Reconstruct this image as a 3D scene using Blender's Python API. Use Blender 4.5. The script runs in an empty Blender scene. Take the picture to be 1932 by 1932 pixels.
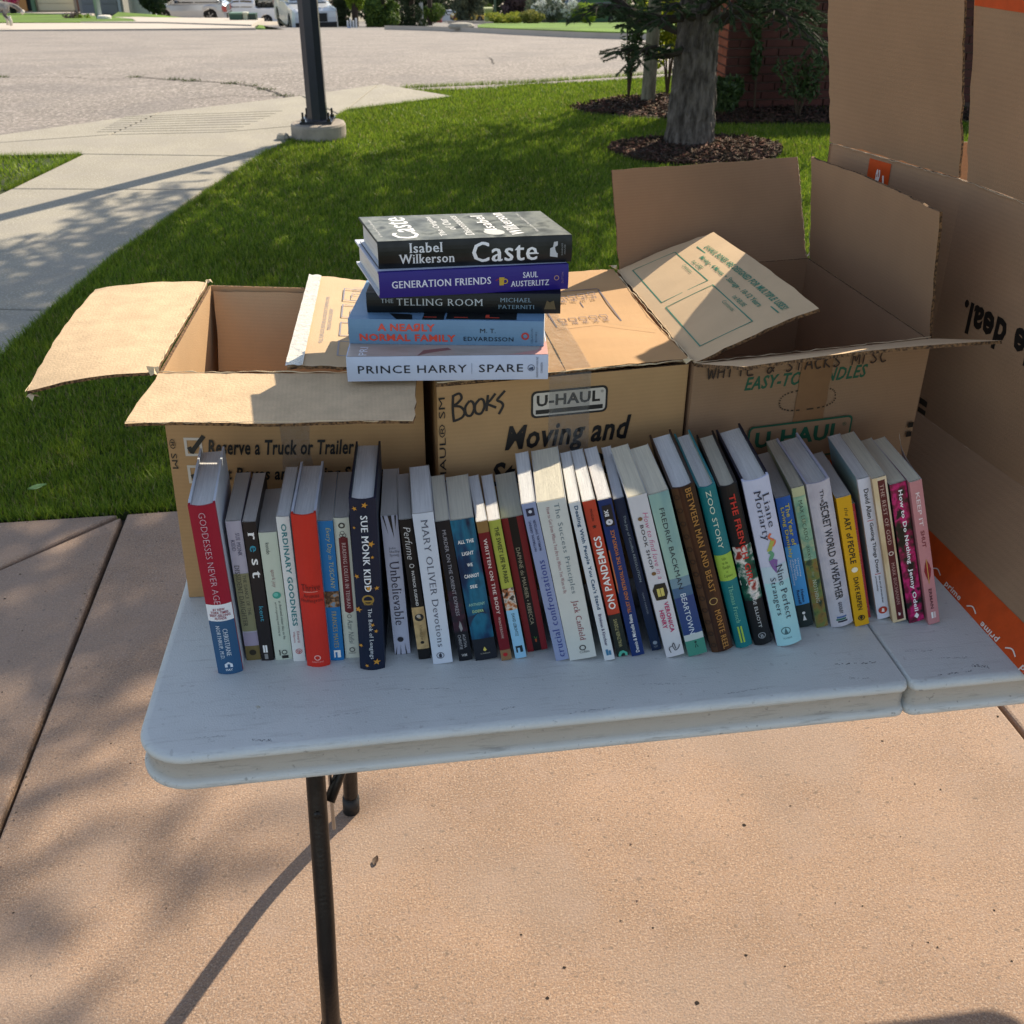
import bpy, math, random
import numpy as np
from mathutils import Vector, Matrix
from mathutils.geometry import delaunay_2d_cdt
random.seed(11); RNG = np.random.default_rng(11)
SC = bpy.context.scene
COL = SC.collection; V3 = Vector
# ------------------------------------------------------------------ camera
cd = bpy.data.cameras.new('camera'); cam = bpy.data.objects.new('camera', cd); COL.objects.link(cam)
cd.sensor_width = 36; cd.sensor_height = 36; cd.sensor_fit = 'HORIZONTAL'
cd.lens = 36 * 2047.6 / 1932; cd.clip_start = 0.05; cd.clip_end = 1500
cd.dof.use_dof = True; cd.dof.focus_distance = 1.6; cd.dof.aperture_fstop = 16
yaw, pitch, roll = 0.134, 0.525, -0.001
F = Vector((math.sin(yaw)*math.cos(pitch), math.cos(yaw)*math.cos(pitch), -math.sin(pitch)))
R0 = Vector((math.cos(yaw), -math.sin(yaw), 0)); U0 = R0.cross(F)
R1 = math.cos(roll)*R0 + math.sin(roll)*U0; U1 = -math.sin(roll)*R0 + math.cos(roll)*U0
M = Matrix((R1, U1, -F)).transposed().to_4x4(); M.translation = Vector((0.296, -0.993, 1.617))
cam.matrix_world = M
SC.camera = cam
# ------------------------------------------------------------------ light
SUN_AZ, SUN_EL = math.radians(40.5), math.radians(36.8)      # azimuth from +Y towards +X
w = bpy.data.worlds.new('World'); SC.world = w; w.use_nodes = True
nt = w.node_tree; bg = nt.nodes['Background']
sky = nt.nodes.new('ShaderNodeTexSky'); sky.sky_type = 'NISHITA'; sky.sun_disc = False
sky.sun_elevation = SUN_EL; sky.sun_rotation = SUN_AZ; sky.air_density = 1.0; sky.dust_density = 0.6; sky.ozone_density = 1.2
hsv = nt.nodes.new('ShaderNodeHueSaturation'); hsv.inputs['Saturation'].default_value = .70; nt.links.new(sky.outputs[0], hsv.inputs['Color']); nt.links.new(hsv.outputs[0], bg.inputs[0]); bg.inputs[1].default_value = 0.128
sd = bpy.data.lights.new('sun', 'SUN'); sd.energy = 5.0; sd.angle = math.radians(0.53); sd.color = (1.0, 0.86, 0.66)
so = bpy.data.objects.new('sun', sd); COL.objects.link(so)
SUND = Vector((math.sin(SUN_AZ)*math.cos(SUN_EL), math.cos(SUN_AZ)*math.cos(SUN_EL), math.sin(SUN_EL)))
so.rotation_euler = SUND.to_track_quat('Z', 'Y').to_euler(); so.location = (6, 6, 9)
SC.view_settings.view_transform = 'Standard'; SC.view_settings.look = 'None'
SC.view_settings.gamma = 1; SC.view_settings.use_curve_mapping = False
SC.view_settings.exposure = 0.62
# ------------------------------------------------------------------ helpers
def hx(s):
    s = s.lstrip('#'); c = [int(s[i:i+2], 16)/255 for i in (0, 2, 4)]
    return tuple(x/12.92 if x <= .04045 else ((x+.055)/1.055)**2.4 for x in c)
MATS = {}
def mat(name, col=(.5,.5,.5), rough=.6, metal=0, var=0, vscale=20, col2=None, bump=0, bscale=60, coat=0, spec=.5, detail=6, stretch=None, island=0, transl=0, wave=None):
    if name in MATS: return MATS[name]
    m = bpy.data.materials.new(name); m.use_nodes = True; MATS[name] = m
    nt = m.node_tree; n = nt.nodes; l = nt.links; b = n['Principled BSDF']
    b.inputs['Roughness'].default_value = rough; b.inputs['Metallic'].default_value = metal
    b.inputs['Specular IOR Level'].default_value = spec
    if coat: b.inputs['Coat Weight'].default_value = coat; b.inputs['Coat Roughness'].default_value = .15
    b.inputs['Base Color'].default_value = (*col, 1)
    tc = n.new('ShaderNodeTexCoord'); src = tc.outputs['Object']
    if stretch:
        mp = n.new('ShaderNodeMapping'); mp.inputs['Scale'].default_value = stretch; l.new(src, mp.inputs[0]); src = mp.outputs[0]
    out = None
    if var or col2:
        no = n.new('ShaderNodeTexNoise'); no.inputs['Scale'].default_value = vscale; no.inputs['Detail'].default_value = detail; no.inputs['Roughness'].default_value = .6
        l.new(src, no.inputs[0])
        cr = n.new('ShaderNodeValToRGB'); cr.color_ramp.elements[0].position = .35; cr.color_ramp.elements[1].position = .65
        c2 = col2 if col2 else tuple(min(1, x*(1+var)) for x in col)
        c1 = col if col2 else tuple(x*(1-var) for x in col)
        cr.color_ramp.elements[0].color = (*c1, 1); cr.color_ramp.elements[1].color = (*c2, 1)
        l.new(no.outputs[0], cr.inputs[0]); out = cr.outputs[0]
    if island:
        g = n.new('ShaderNodeNewGeometry'); hs = n.new('ShaderNodeHueSaturation')
        mr = n.new('ShaderNodeMapRange'); mr.inputs[3].default_value = 1-island; mr.inputs[4].default_value = 1+island
        l.new(g.outputs['Random Per Island'], mr.inputs[0]); l.new(mr.outputs[0], hs.inputs['Value'])
        mr2 = n.new('ShaderNodeMapRange'); mr2.inputs[3].default_value = .5+.06*island; mr2.inputs[4].default_value = .5-.05*island
        l.new(g.outputs['Random Per Island'], mr2.inputs[0]); l.new(mr2.outputs[0], hs.inputs['Hue'])
        if out: l.new(out, hs.inputs['Color'])
        else: hs.inputs['Color'].default_value = (*col, 1)
        out = hs.outputs[0]
    if wave:   # fine corrugation bands: (scale, strength, axis)
        wv = n.new('ShaderNodeTexWave'); wv.inputs['Scale'].default_value = wave[0]; wv.bands_direction = wave[2]; wv.inputs['Distortion'].default_value = .6
        l.new(tc.outputs['Object'], wv.inputs[0])
        mx = n.new('ShaderNodeMix'); mx.data_type = 'RGBA'; mx.blend_type = 'MULTIPLY'; mx.inputs[0].default_value = wave[1]
        if out: l.new(out, mx.inputs[6])
        else: mx.inputs[6].default_value = (*col, 1)
        l.new(wv.outputs[0], mx.inputs[7]); out = mx.outputs[2]
    if out: l.new(out, b.inputs['Base Color'])
    if bump:
        nb = n.new('ShaderNodeTexNoise'); nb.inputs['Scale'].default_value = bscale; nb.inputs['Detail'].default_value = 5; l.new(src, nb.inputs[0])
        bp = n.new('ShaderNodeBump'); bp.inputs['Strength'].default_value = min(1, bump); bp.inputs['Distance'].default_value = .004 if bump < 2 else .02
        l.new(nb.outputs[0], bp.inputs['Height']); l.new(bp.outputs[0], b.inputs['Normal'])
    if transl:
        tr = n.new('ShaderNodeBsdfTranslucent'); ms = n.new('ShaderNodeMixShader'); ms.inputs[0].default_value = transl
        if out: l.new(out, tr.inputs[0])
        else: tr.inputs[0].default_value = (*col, 1)
        l.new(b.outputs[0], ms.inputs[1]); l.new(tr.outputs[0], ms.inputs[2]); l.new(ms.outputs[0], n['Material Output'].inputs[0])
    return m
INK = {}
def ink(c):
    """flat print colour from a hex string"""
    if c not in INK: INK[c] = mat('ink_'+c, hx(c), .45)
    return INK[c]

def tag(o, label=None, cat=None, group=None, kind=None):
    if label: o['label'] = label
    if cat: o['category'] = cat
    if group: o['group'] = group
    if kind: o['kind'] = kind
    return o
def empty(name, loc=(0,0,0), rz=0, **k):
    o = bpy.data.objects.new(name, None); COL.objects.link(o); o.location = loc; o.rotation_euler = (0, 0, rz); o.empty_display_size = .05
    return tag(o, **k)
class MB:
    def __init__(s): s.v = []; s.f = []; s.m = []
    def add(s, vs, fs, mi=0):
        b = len(s.v); s.v += [tuple(p) for p in vs]; s.f += [tuple(i+b for i in f) for f in fs]
        s.m += (list(mi) if isinstance(mi, (list, tuple)) else [mi]*len(fs)); return s
    def box(s, x0, x1, y0, y1, z0, z1, mi=0):
        return s.add([(x0,y0,z0),(x1,y0,z0),(x1,y1,z0),(x0,y1,z0),(x0,y0,z1),(x1,y0,z1),(x1,y1,z1),(x0,y1,z1)],
                     [(0,3,2,1),(4,5,6,7),(0,1,5,4),(1,2,6,5),(2,3,7,6),(3,0,4,7)], mi)
    def prism(s, outline, z0, z1, mi=0, cap=True):
        n = len(outline); vs = [(x,y,z0) for x,y in outline]+[(x,y,z1) for x,y in outline]
        fs = [(i,(i+1)%n,(i+1)%n+n,i+n) for i in range(n)]
        if cap: fs += [tuple(range(n,2*n)), tuple(reversed(range(n)))]
        return s.add(vs, fs, mi)
    def tube(s, pts, rad, n=10, mi=0, cap=True):
        pts = [Vector(p) for p in pts]; rads = rad if isinstance(rad, (list, tuple)) else [rad]*len(pts)
        vs = []; a = None
        for i, p in enumerate(pts):
            d = (pts[min(i+1,len(pts)-1)]-pts[max(i-1,0)]).normalized()
            if a is None: a = d.orthogonal().normalized()
            else: a = (a - d*a.dot(d)).normalized()
            b = d.cross(a)
            vs += [p+(a*math.cos(t)+b*math.sin(t))*rads[i] for t in [2*math.pi*k/n for k in range(n)]]
        fs = [(i*n+k, i*n+(k+1)%n, (i+1)*n+(k+1)%n, (i+1)*n+k) for i in range(len(pts)-1) for k in range(n)]
        if cap: fs += [tuple(reversed(range(n))), tuple(range((len(pts)-1)*n, len(pts)*n))]
        return s.add(vs, fs, mi)
    def lathe(s, prof, n=24, c=(0,0), mi=0):
        vs = [(c[0]+r*math.cos(2*math.pi*k/n), c[1]+r*math.sin(2*math.pi*k/n), z) for r, z in prof for k in range(n)]
        fs = [(i*n+k, i*n+(k+1)%n, (i+1)*n+(k+1)%n, (i+1)*n+k) for i in range(len(prof)-1) for k in range(n)]
        fs += [tuple(range((len(prof)-1)*n, len(prof)*n)), tuple(reversed(range(n)))]
        return s.add(vs, fs, mi)
    def build(s, name, mats, parent=None, smooth=False, mesh=None, **k):
        me = mesh or bpy.data.meshes.new(name)
        if not mesh:
            me.from_pydata(s.v, [], s.f)
            for m in (mats if isinstance(mats, (list, tuple)) else [mats]): me.materials.append(m)
            if any(s.m): me.polygons.foreach_set('material_index', s.m)
            if smooth: me.polygons.foreach_set('use_smooth', [True]*len(s.f))
            me.update()
        o = bpy.data.objects.new(name, me); COL.objects.link(o)
        if parent: o.parent = parent
        return tag(o, **k)
def np_mesh(name, V, Fc, m, parent=None, smooth=False, **k):
    """V (n,3) floats, Fc (k,3|4) ints"""
    me = bpy.data.meshes.new(name); nv = len(V); q = Fc.shape[1]
    me.vertices.add(nv); me.vertices.foreach_set('co', np.ascontiguousarray(V, dtype=np.float32).ravel())
    me.loops.add(Fc.size); me.loops.foreach_set('vertex_index', np.ascontiguousarray(Fc, dtype=np.int32).ravel())
    me.polygons.add(len(Fc)); me.polygons.foreach_set('loop_start', np.arange(0, Fc.size, q, dtype=np.int32))
    me.polygons.foreach_set('loop_total', np.full(len(Fc), q, dtype=np.int32))
    if smooth: me.polygons.foreach_set('use_smooth', np.ones(len(Fc), dtype=bool))
    me.update(calc_edges=True); me.materials.append(m)
    o = bpy.data.objects.new(name, me); COL.objects.link(o)
    if parent: o.parent = parent
    return tag(o, **k)
# ------------------------------------------------------------------ terrain
def sp(x): return np.logaddexp(0, x)
def along(x, y): return (x-.296)*.134 + (y+.993)*.991
def T(x, y):
    """height of the ground: level by the table, then falling away down the street"""
    s = along(x, y); return -.0905*sp(s-12) - .009*sp(s-33)
def inside(poly, x, y):
    P = np.array(poly); x = np.asarray(x); y = np.asarray(y); r = np.zeros(x.shape, bool); j = len(P)-1
    for i in range(len(P)):
        xi, yi = P[i]; xj, yj = P[j]
        c = ((yi > y) != (yj > y)) & (x < (xj-xi)*(y-yi)/(yj-yi+1e-12)+xi); r ^= c; j = i
    return r
def sheet(name, poly, m, off=0.0, step=.5, zf=None, skirt=0.05, parent=None, **k):
    """flat piece of ground with the outline poly, following the terrain, with a skirt"""
    zf = zf or T
    pts = []
    for i in range(len(poly)):
        a = np.array(poly[i], float); b = np.array(poly[(i+1)%len(poly)], float); n = max(1, int(np.hypot(*(b-a))/step))
        pts += [tuple(a+(b-a)*t/n) for t in range(n)]
    nb = len(pts); P = np.array(pts); lo, hi = P.min(0), P.max(0)
    gx, gy = np.meshgrid(np.arange(lo[0]+step/2, hi[0], step), np.arange(lo[1]+step/2, hi[1], step)); gx = gx.ravel(); gy = gy.ravel()
    ok = inside(pts, gx, gy); g = list(zip(gx[ok], gy[ok]))
    co, _, fs, *_ = delaunay_2d_cdt([Vector(p) for p in pts+g], [(i, (i+1)%nb) for i in range(nb)], [], 1, 1e-5)
    V = [(c.x, c.y, float(zf(c.x, c.y))+off) for c in co]
    mb = MB(); mb.add(V, [tuple(f) for f in fs])
    if skirt:
        top = [(x, y, float(zf(x, y))+off) for x, y in pts]; mb.add(top+[(x, y, z-skirt) for x, y, z in top], [(i, i+nb, (i+1)%nb+nb, (i+1)%nb) for i in range(nb)])
    return mb.build(name, m, parent, **k)
# ------------------------------------------------------------------ lettering
TXC = {}
def glyphs(text, style='sans'):
    """2D outline mesh of a text, scaled into the unit box -> (verts Nx2, faces, aspect)"""
    key = (text, style)
    if key in TXC: return TXC[key]
    cu = bpy.data.curves.new('text', 'FONT'); cu.body = text; cu.resolution_u = 2; cu.fill_mode = 'FRONT'
    off = {'sans': 0, 'bold': .022, 'thin': -.018, 'serif': -.016, 'serifb': .0, 'italic': .025, 'black': .035, 'cond': .012, 'script': -.012, 'wide': .008}[style]
    cu.offset = off
    if style in ('italic', 'script'): cu.shear = .25
    if style == 'wide': cu.space_character = 1.12
    if style in ('bold', 'italic', 'black'): cu.space_character = 1.07
    if style in ('serif', 'serifb'): cu.space_character = 1.10
    ob = bpy.data.objects.new('text', cu); COL.objects.link(ob)
    dg = bpy.context.evaluated_depsgraph_get(); me = bpy.data.meshes.new_from_object(ob.evaluated_get(dg), depsgraph=dg)
    V = [(v.co.x, v.co.y) for v in me.vertices]; Fs = [tuple(p.vertices) for p in me.polygons]
    lay = [0.0]*len(V)
    if style in ('serif', 'serifb'):
        cnt = {}
        for f in Fs:
            for i in range(len(f)):
                e = (f[i], f[(i+1) % len(f)]); cnt[tuple(sorted(e))] = cnt.get(tuple(sorted(e)), 0)+1
        nb = {}
        for (a, b), c in cnt.items():
            if c == 1: nb.setdefault(a, []).append(b); nb.setdefault(b, []).append(a)
        caps = [0.0]; ys = sorted(v[1] for v in V)
        refs = (0.0+(-off), .727+off, .546+off, .756+off) if False else None
        ext = []
        top = [y for x, y in V]
        for a, ns in nb.items():
            if len(ns) != 2: continue
            for h, s_ in (ns, ns[::-1]):
                dh = (V[h][0]-V[a][0], V[h][1]-V[a][1]); dv = (V[s_][0]-V[a][0], V[s_][1]-V[a][1])
                if abs(dh[1]) < .004 and .02 < abs(dh[0]) and abs(dv[1]) > .16 and abs(dv[0]) < abs(dv[1])*.6:
                    up = 1 if dv[1] > 0 else -1; out = -1 if dh[0] > 0 else 1
                    ext.append((V[a][0], V[a][1], out, up))
        x3 = len(V)
        n0 = len(V); base = list(V); bf = list(Fs); sm = .018 if style == 'serif' else .02
        for k in (-1, 1):
            b = len(V); V += [(x+k*sm, y) for x, y in base]; lay += [.5*k]*n0; Fs += [tuple(i+b for i in f) for f in bf]
        for x, y, o_, up in ext:
            b = len(V); e = .062; t = .030
            V += [(x-o_*.01, y), (x+o_*(e), y), (x+o_*(e), y+up*t), (x-o_*.01, y+up*(t+.02))]; lay += [.8]*4; Fs += [(b, b+1, b+2, b+3)]
    COL.objects.unlink(ob); bpy.data.objects.remove(ob); bpy.data.meshes.remove(me)
    A = np.array(V); lo, hi = A.min(0), A.max(0); d = hi-lo; d[d == 0] = 1
    TXC[key] = ((A-lo)/d, Fs, d[0]/d[1], lay); return TXC[key]
class Print:
    tl = 0
    """flat print carried on a surface given by pos(s, t, lift)"""
    def __init__(s, pos, sx=1.0, sy=1.0): s.pos = pos; s.mb = MB(); s.mats = []; s.k = 0; s.sx = sx; s.sy = sy; s.base = .00035
    def mi(s, c):
        m = ink(c) if isinstance(c, str) else c
        if m not in s.mats: s.mats.append(m)
        return s.mats.index(m)
    def lift(s): s.k += 1; return s.base + .00006*s.k
    def poly(s, pts, c, fs=None, lay=None):
        h = s.lift(); s.mb.add([s.pos(a, b, h+(.00002*(lay[i]+1) if lay else 0)) for i, (a, b) in enumerate(pts)], fs or [tuple(range(len(pts)))], s.mi(c)); return s
    def rect(s, s0, s1, t0, t1, c, n=1, nt=1):
        P = [(s0+(s1-s0)*i/n, t0+(t1-t0)*j/nt) for j in range(nt+1) for i in range(n+1)]
        return s.poly(P, c, [(j*(n+1)+i, j*(n+1)+i+1, (j+1)*(n+1)+i+1, (j+1)*(n+1)+i) for j in range(nt) for i in range(n)])
    def frame(s, s0, s1, t0, t1, w_, c, ws=None):
        ws = ws or w_
        for r in ((s0, s1, t0, t0+w_), (s0, s1, t1-w_, t1), (s0, s0+ws, t0+w_, t1-w_), (s1-ws, s1, t0+w_, t1-w_)): s.rect(*r, c)
        return s
    def disc(s, a, b, r, c, n=16, k=1.0):
        return s.poly([(a+r/s.sx*math.cos(2*math.pi*i/n), b+k*r/s.sy*math.sin(2*math.pi*i/n)) for i in range(n)], c)
    def ring(s, a, b, r, wd, c, n=20, k=1.0):
        P = [(a+q/s.sx*math.cos(2*math.pi*i/n), b+k*q/s.sy*math.sin(2*math.pi*i/n)) for q in (r, r-wd) for i in range(n)]
        return s.poly(P, c, [(i, (i+1)%n, (i+1)%n+n, i+n) for i in range(n)])
    def star(s, a, b, r, c, rot=0):
        P = [(a+(r if i%2 == 0 else r*.42)/s.sx*math.sin(rot+math.pi*i/5), b+(r if i%2 == 0 else r*.42)/s.sy*math.cos(rot+math.pi*i/5)) for i in range(10)]
        return s.poly(P+[(a, b)], c, [(i, (i+1)%10, 10) for i in range(10)])
    def text(s, txt, style, d, s0, s1, t0, t1, c):
        s.base += s.tl
        A, Fs, asp, lay = glyphs(txt, style)
        if d == 'H': P = [(s0+(s1-s0)*a, t0+(t1-t0)*b) for a, b in A]
        elif d == 'D': P = [(s0+(s1-s0)*b, t1-(t1-t0)*a) for a, b in A]
        elif d == 'U': P = [(s1-(s1-s0)*b, t0+(t1-t0)*a) for a, b in A]
        elif d == 'M': P = [(s1-(s1-s0)*a, t0+(t1-t0)*b) for a, b in A]
        else: P = [(s1-(s1-s0)*a, t1-(t1-t0)*b) for a, b in A]
        s.poly(P, c, Fs, lay); s.base -= s.tl; return s
    def line(s, pts, wd, c):
        """marker stroke along pts, width in metres"""
        n = len(pts); L = []
        for i in range(n):
            a = pts[max(i-1, 0)]; b = pts[min(i+1, n-1)]; dx = (b[0]-a[0])*s.sx; dy = (b[1]-a[1])*s.sy; q = math.hypot(dx, dy) or 1
            L.append((-dy/q*wd/2/s.sx, dx/q*wd/2/s.sy))
        P = [(p[0]+o[0], p[1]+o[1]) for p, o in zip(pts, L)]+[(p[0]-o[0], p[1]-o[1]) for p, o in zip(pts, L)]
        return s.poly(P, c, [(i, i+1, i+1+n, i+n) for i in range(n-1)])
    def build(s, name, parent, **k):
        return s.mb.build(name, s.mats, parent, **k)
def spline(pts, k=5):
    """Catmull-Rom through pts"""
    out = []; P = [pts[0]]+list(pts)+[pts[-1]]
    for i in range(1, len(P)-2):
        for j in range(k):
            t = j/k; p0, p1, p2, p3 = (np.array(P[i+q], float) for q in (-1, 0, 1, 2))
            out.append(tuple(.5*((2*p1)+(-p0+p2)*t+(2*p0-5*p1+4*p2-p3)*t*t+(-p0+3*p1-3*p2+p3)*t**3)))
    out.append(tuple(pts[-1])); return out
# ------------------------------------------------------------------ ground
CONC = mat('pink_concrete', hx('9d826c'), .9, var=.14, vscale=2.6, bump=.45, bscale=260)
def speckle(m, sets=((170, .64, (.16, .12, .10), .55), (230, .66, (.75, .62, .50), .55), (60, .70, (.25, .18, .15), .3))):
    nt = m.node_tree; n = nt.nodes; l = nt.links; b = n['Principled BSDF']; base = b.inputs['Base Color'].links[0].from_socket; tc = n.new('ShaderNodeTexCoord')
    cur = base
    for sc, th, col, fac in sets:
        no = n.new('ShaderNodeTexNoise'); no.inputs['Scale'].default_value = sc; no.inputs['Detail'].default_value = 2; l.new(tc.outputs['Object'], no.inputs[0])
        cr = n.new('ShaderNodeValToRGB'); cr.color_ramp.elements[0].position = th-.06; cr.color_ramp.elements[1].position = th+.02; cr.color_ramp.elements[1].color = (fac, fac, fac, 1); l.new(no.outputs[0], cr.inputs[0])
        mx = n.new('ShaderNodeMix'); mx.data_type = 'RGBA'; mx.inputs[7].default_value = (*col, 1); l.new(cr.outputs[0], mx.inputs[0]); l.new(cur, mx.inputs[6]); cur = mx.outputs[2]
    l.new(cur, b.inputs['Base Color'])
speckle(CONC, ((150, .58, (.19, .145, .12), .40), (230, .60, (.60, .48, .38), .36), (330, .60, (.13, .10, .085), .5), (70, .70, (.10, .08, .065), .55), (2.0, .55, (.30, .24, .20), .30), (16, .62, (.34, .25, .20), .22)))
GC = mat('grey_concrete', hx('999486'), .9, var=.08, vscale=2.5, bump=.3, bscale=200); speckle(GC, ((60, .60, (.30, .28, .25), .4), (90, .60, (.62, .58, .52), .4), (3, .56, (.30, .28, .25), .3)))
DIRT = mat('joint_dirt', hx('2e2620'), 1, var=.3, vscale=30)
ASPH = mat('weathered_asphalt', hx('7f7973'), .95, var=.13, vscale=.8, bump=1, bscale=60)
speckle(ASPH)
speckle(ASPH, ((14, .56, (.30, .26, .24), .45), (38, .58, (.10, .09, .085), .55), (30, .60, (.52, .47, .43), .5), (1.1, .58, (.17, .155, .15), .35)))
SOIL = mat('lawn_soil', hx('34401c'), 1, var=.3, vscale=12)
LAWNFAR = mat('distant_lawn', hx('58761f'), 1, var=.38, vscale=.5, transl=.0, bump=2, bscale=25)
xs = lambda a, b, c, d: [(a, c), (b, c), (b, d), (a, d)]
sheet('ground', [(-160, -14), (160, -14), (190, 330), (-190, 330)], mat('far_ground', hx('4a5a2a'), 1, var=.2, vscale=.2), off=-.16, step=5, skirt=0, kind='structure')
PAT = sheet('patio', xs(-3.2, 4.2, -2.6, 1.935), DIRT, off=-.03, step=2, skirt=.1, kind='structure')
def slab(parent, poly, m, name='concrete_slab', z=0.0, gap=.006, bev=.007, h=.09, zf=None):
    P = [V3((*p, 0)) for p in poly]; n = len(P); c = sum(P, V3())/n
    def inset(d):
        out = []
        for i in range(n):
            a, b, q = P[i-1], P[i], P[(i+1) % n]; e0 = (b-a).normalized(); e1 = (q-b).normalized(); n0 = V3((-e0.y, e0.x, 0)); n1 = V3((-e1.y, e1.x, 0)); k = (n0+n1); k = k/max(.3, k.length_squared)*2
            out.append(b+k*d)
        return out
    zz = (lambda p: float(zf(p.x, p.y)) if zf else 0.0)
    L = [[V3((p.x, p.y, z+zz(p)-dz)) for p in inset(d)] for d, dz in ((gap, h), (gap, bev), (gap+bev*.35, bev*.3), (gap+bev, 0))]
    mb = MB(); vs = [p for r in L for p in r]; fs = [(j*n+i, j*n+(i+1) % n, (j+1)*n+(i+1) % n, (j+1)*n+i) for j in range(3) for i in range(n)]+[tuple(range(3*n, 4*n))]
    mb.add(vs, fs); return mb.build(name, m, parent)
A0, A1, A2 = (-.55, -2.55), (-.503, .678), (-.470, 1.925)
slab(PAT, [A0, (1.66, -2.55), (1.652, .678), (1.64, 1.925), A2, A1], CONC)
slab(PAT, [(-3.1, -2.55), A0, A1, A2, (-3.1, -.45)], CONC) if False else slab(PAT, [(-3.1, -2.55), A0, A1, (-.474, 1.915), (-.757, 1.66), (-3.1, -.45)], CONC)
slab(PAT, [(-.757, 1.66), (-.478, 1.925), (-3.1, 1.925), (-3.1, -.45)], CONC)
slab(PAT, [(1.66, -2.55), (4.1, -2.55), (4.1, 1.925), (1.64, 1.925), (1.652, .678)], CONC)
# pits and chips knocked out of the slabs
mb = MB(); R = random.Random(5)
PIT = mat('pit', hx('241c18'), 1)
for k in range(150):
    x, y = R.uniform(-1.2, 1.9), R.uniform(-.05, 1.9); r = R.choice([.0015, .002, .0025, .0035, .005 if R.random() < .3 else .002]); a0 = R.uniform(0, 6); n = 7
    if abs(x+.49) < .03: continue
    mb.add([(x+r*R.uniform(.6, 1.2)*math.cos(a0+2*math.pi*i/n), y+r*R.uniform(.5, 1)*math.sin(a0+2*math.pi*i/n), .0006) for i in range(n)], [tuple(range(n))])
mb.build('pits', PIT, PAT, kind='stuff')
mb = MB()
for k in range(260):
    x, y = R.choice([(R.gauss(-.49, .01), R.uniform(-.5, 1.9)), (R.uniform(-1.2, 1.8), R.uniform(-.2, 1.9)), (R.uniform(-2, 2), 1.91+R.gauss(0, .02))]); r = R.uniform(.001, .0035)
    mb.add([(x+r, y, .0), (x-r*.5, y+r, 0), (x-r*.5, y-r, 0), (x, y, r*1.1)], [(0, 1, 3), (1, 2, 3), (2, 0, 3)])
mb.build('grit', mat('grit', hx('7a6a5a'), 1, island=.6), PAT, kind='stuff')
# road
sheet('road', [(-60, 60), (-30, 40), (-10.2, 34.2), (-1.2, 33.8), (1.2, 33), (3.35, 28.1), (4.2, 24.9), (5.6, 21.3), (9, 18), (30, 10), (30, 9.2), (4.5, 10.3), (3.1, 10.06), (1.95, 9.78), (1.1, 9.1), (-.2, 8.4), (-.9, 8.0), (-2.6, 7.55), (-6, 5.5), (-30, -8), (-60, -8)], ASPH, off=-.02, step=.7, skirt=.1, kind='structure')
TAR = mat('crack', hx('3a3530'), 1, var=.3, vscale=40)
def crack(pts, w_, name='road_crack', off=-.014):
    P = spline(pts, 8); R = random.Random(len(pts)+int(pts[0][0]*100)); mb = MB(); vs = []
    for i, (x, y) in enumerate(P):
        a = P[max(0, i-1)]; b = P[min(len(P)-1, i+1)]; dx, dy = b[0]-a[0], b[1]-a[1]; q = math.hypot(dx, dy) or 1; j = R.uniform(-.02, .02); ww = w_*R.uniform(.4, 1.3)
        for s in (-1, 1): X, Y = x-dy/q*(s*ww+j), y+dx/q*(s*ww+j); vs.append((X, Y, float(T(X, Y))+off))
    n = len(P); mb.add(vs, [(2*i, 2*i+1, 2*i+3, 2*i+2) for i in range(n-1)]); return mb.build(name, TAR, None, kind='structure')
crack([(-1.90, 11.05), (-1.47, 10.76), (-.875, 10.39), (-.545, 9.93), (-.354, 9.475), (-.30, 9.26)], .012); crack([(-4, 11.4), (-3.25, 11.24), (-2.55, 11.1), (-2.08, 10.89), (-1.9, 11.05)], .006)
crack([(2.11, 13.44), (2.8, 12.9), (3.44, 12.37), (4.2, 12.0)], .010); crack([(1.96, 13.3), (1.9, 12.6), (1.84, 12.03)], .008); crack([(-1.2, 9.4), (-.9, 9.55), (-.6, 9.5), (-.2, 9.45)], .006)
crack([(-4.5, 14.4), (-2, 14.0), (0, 13.7), (3, 14.2)], .006); crack([(-7, 21), (-4.4, 20.2), (-3.4, 20.6)], .03)
# sidewalk and kerb ramp
SW = sheet('sidewalk', [(-1.0, 2.6), (-.93, 4.56), (-.62, 5.9), (-.32, 7.0), (-.14, 7.44), (.12, 8.34), (1.13, 9.04), (.52, 9.80), (-.2, 9.28), (-1.3, 8.64), (-2.1, 8.1), (-4.5, 6.9), (-3.8, 6.0), (-2.1, 6.9), (-1.9, 6.0), (-2.3, 4.3), (-3.2, 2.0), (-1.6, 2.0)], DIRT, off=-.03, step=.6, skirt=.1, kind='structure')
slab(SW, [(-1.28, 1.96), (-1.17, 3.22), (-1.10, 3.80), (-2.35, 4.05), (-2.75, 3.1), (-3.6, 2.0)], GC)
slab(SW, [(-1.10, 3.80), (-.985, 4.556), (-.665, 5.924), (-1.845, 6.11), (-2.05, 5.4), (-2.35, 4.05)], GC)
slab(SW, [(-.665, 5.924), (-.345, 7.006), (-.49, 6.85), (-1.61, 7.075), (-1.845, 6.11)], GC) if False else slab(SW, [(-.665, 5.924), (-.39, 6.83), (-1.61, 7.075), (-1.845, 6.11)], GC)
slab(SW, [(-.39, 6.83), (-.208, 7.41), (.0, 7.95), (-.72, 7.72), (-1.55, 7.74), (-2.9, 7.40), (-2.6, 7.12), (-1.61, 7.075)], GC)
slab(SW, [(-2.9, 7.40), (-1.55, 7.74), (-1.30, 8.655), (-1.72, 8.33), (-2.36, 7.85), (-3.1, 7.45)], GC)
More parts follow.
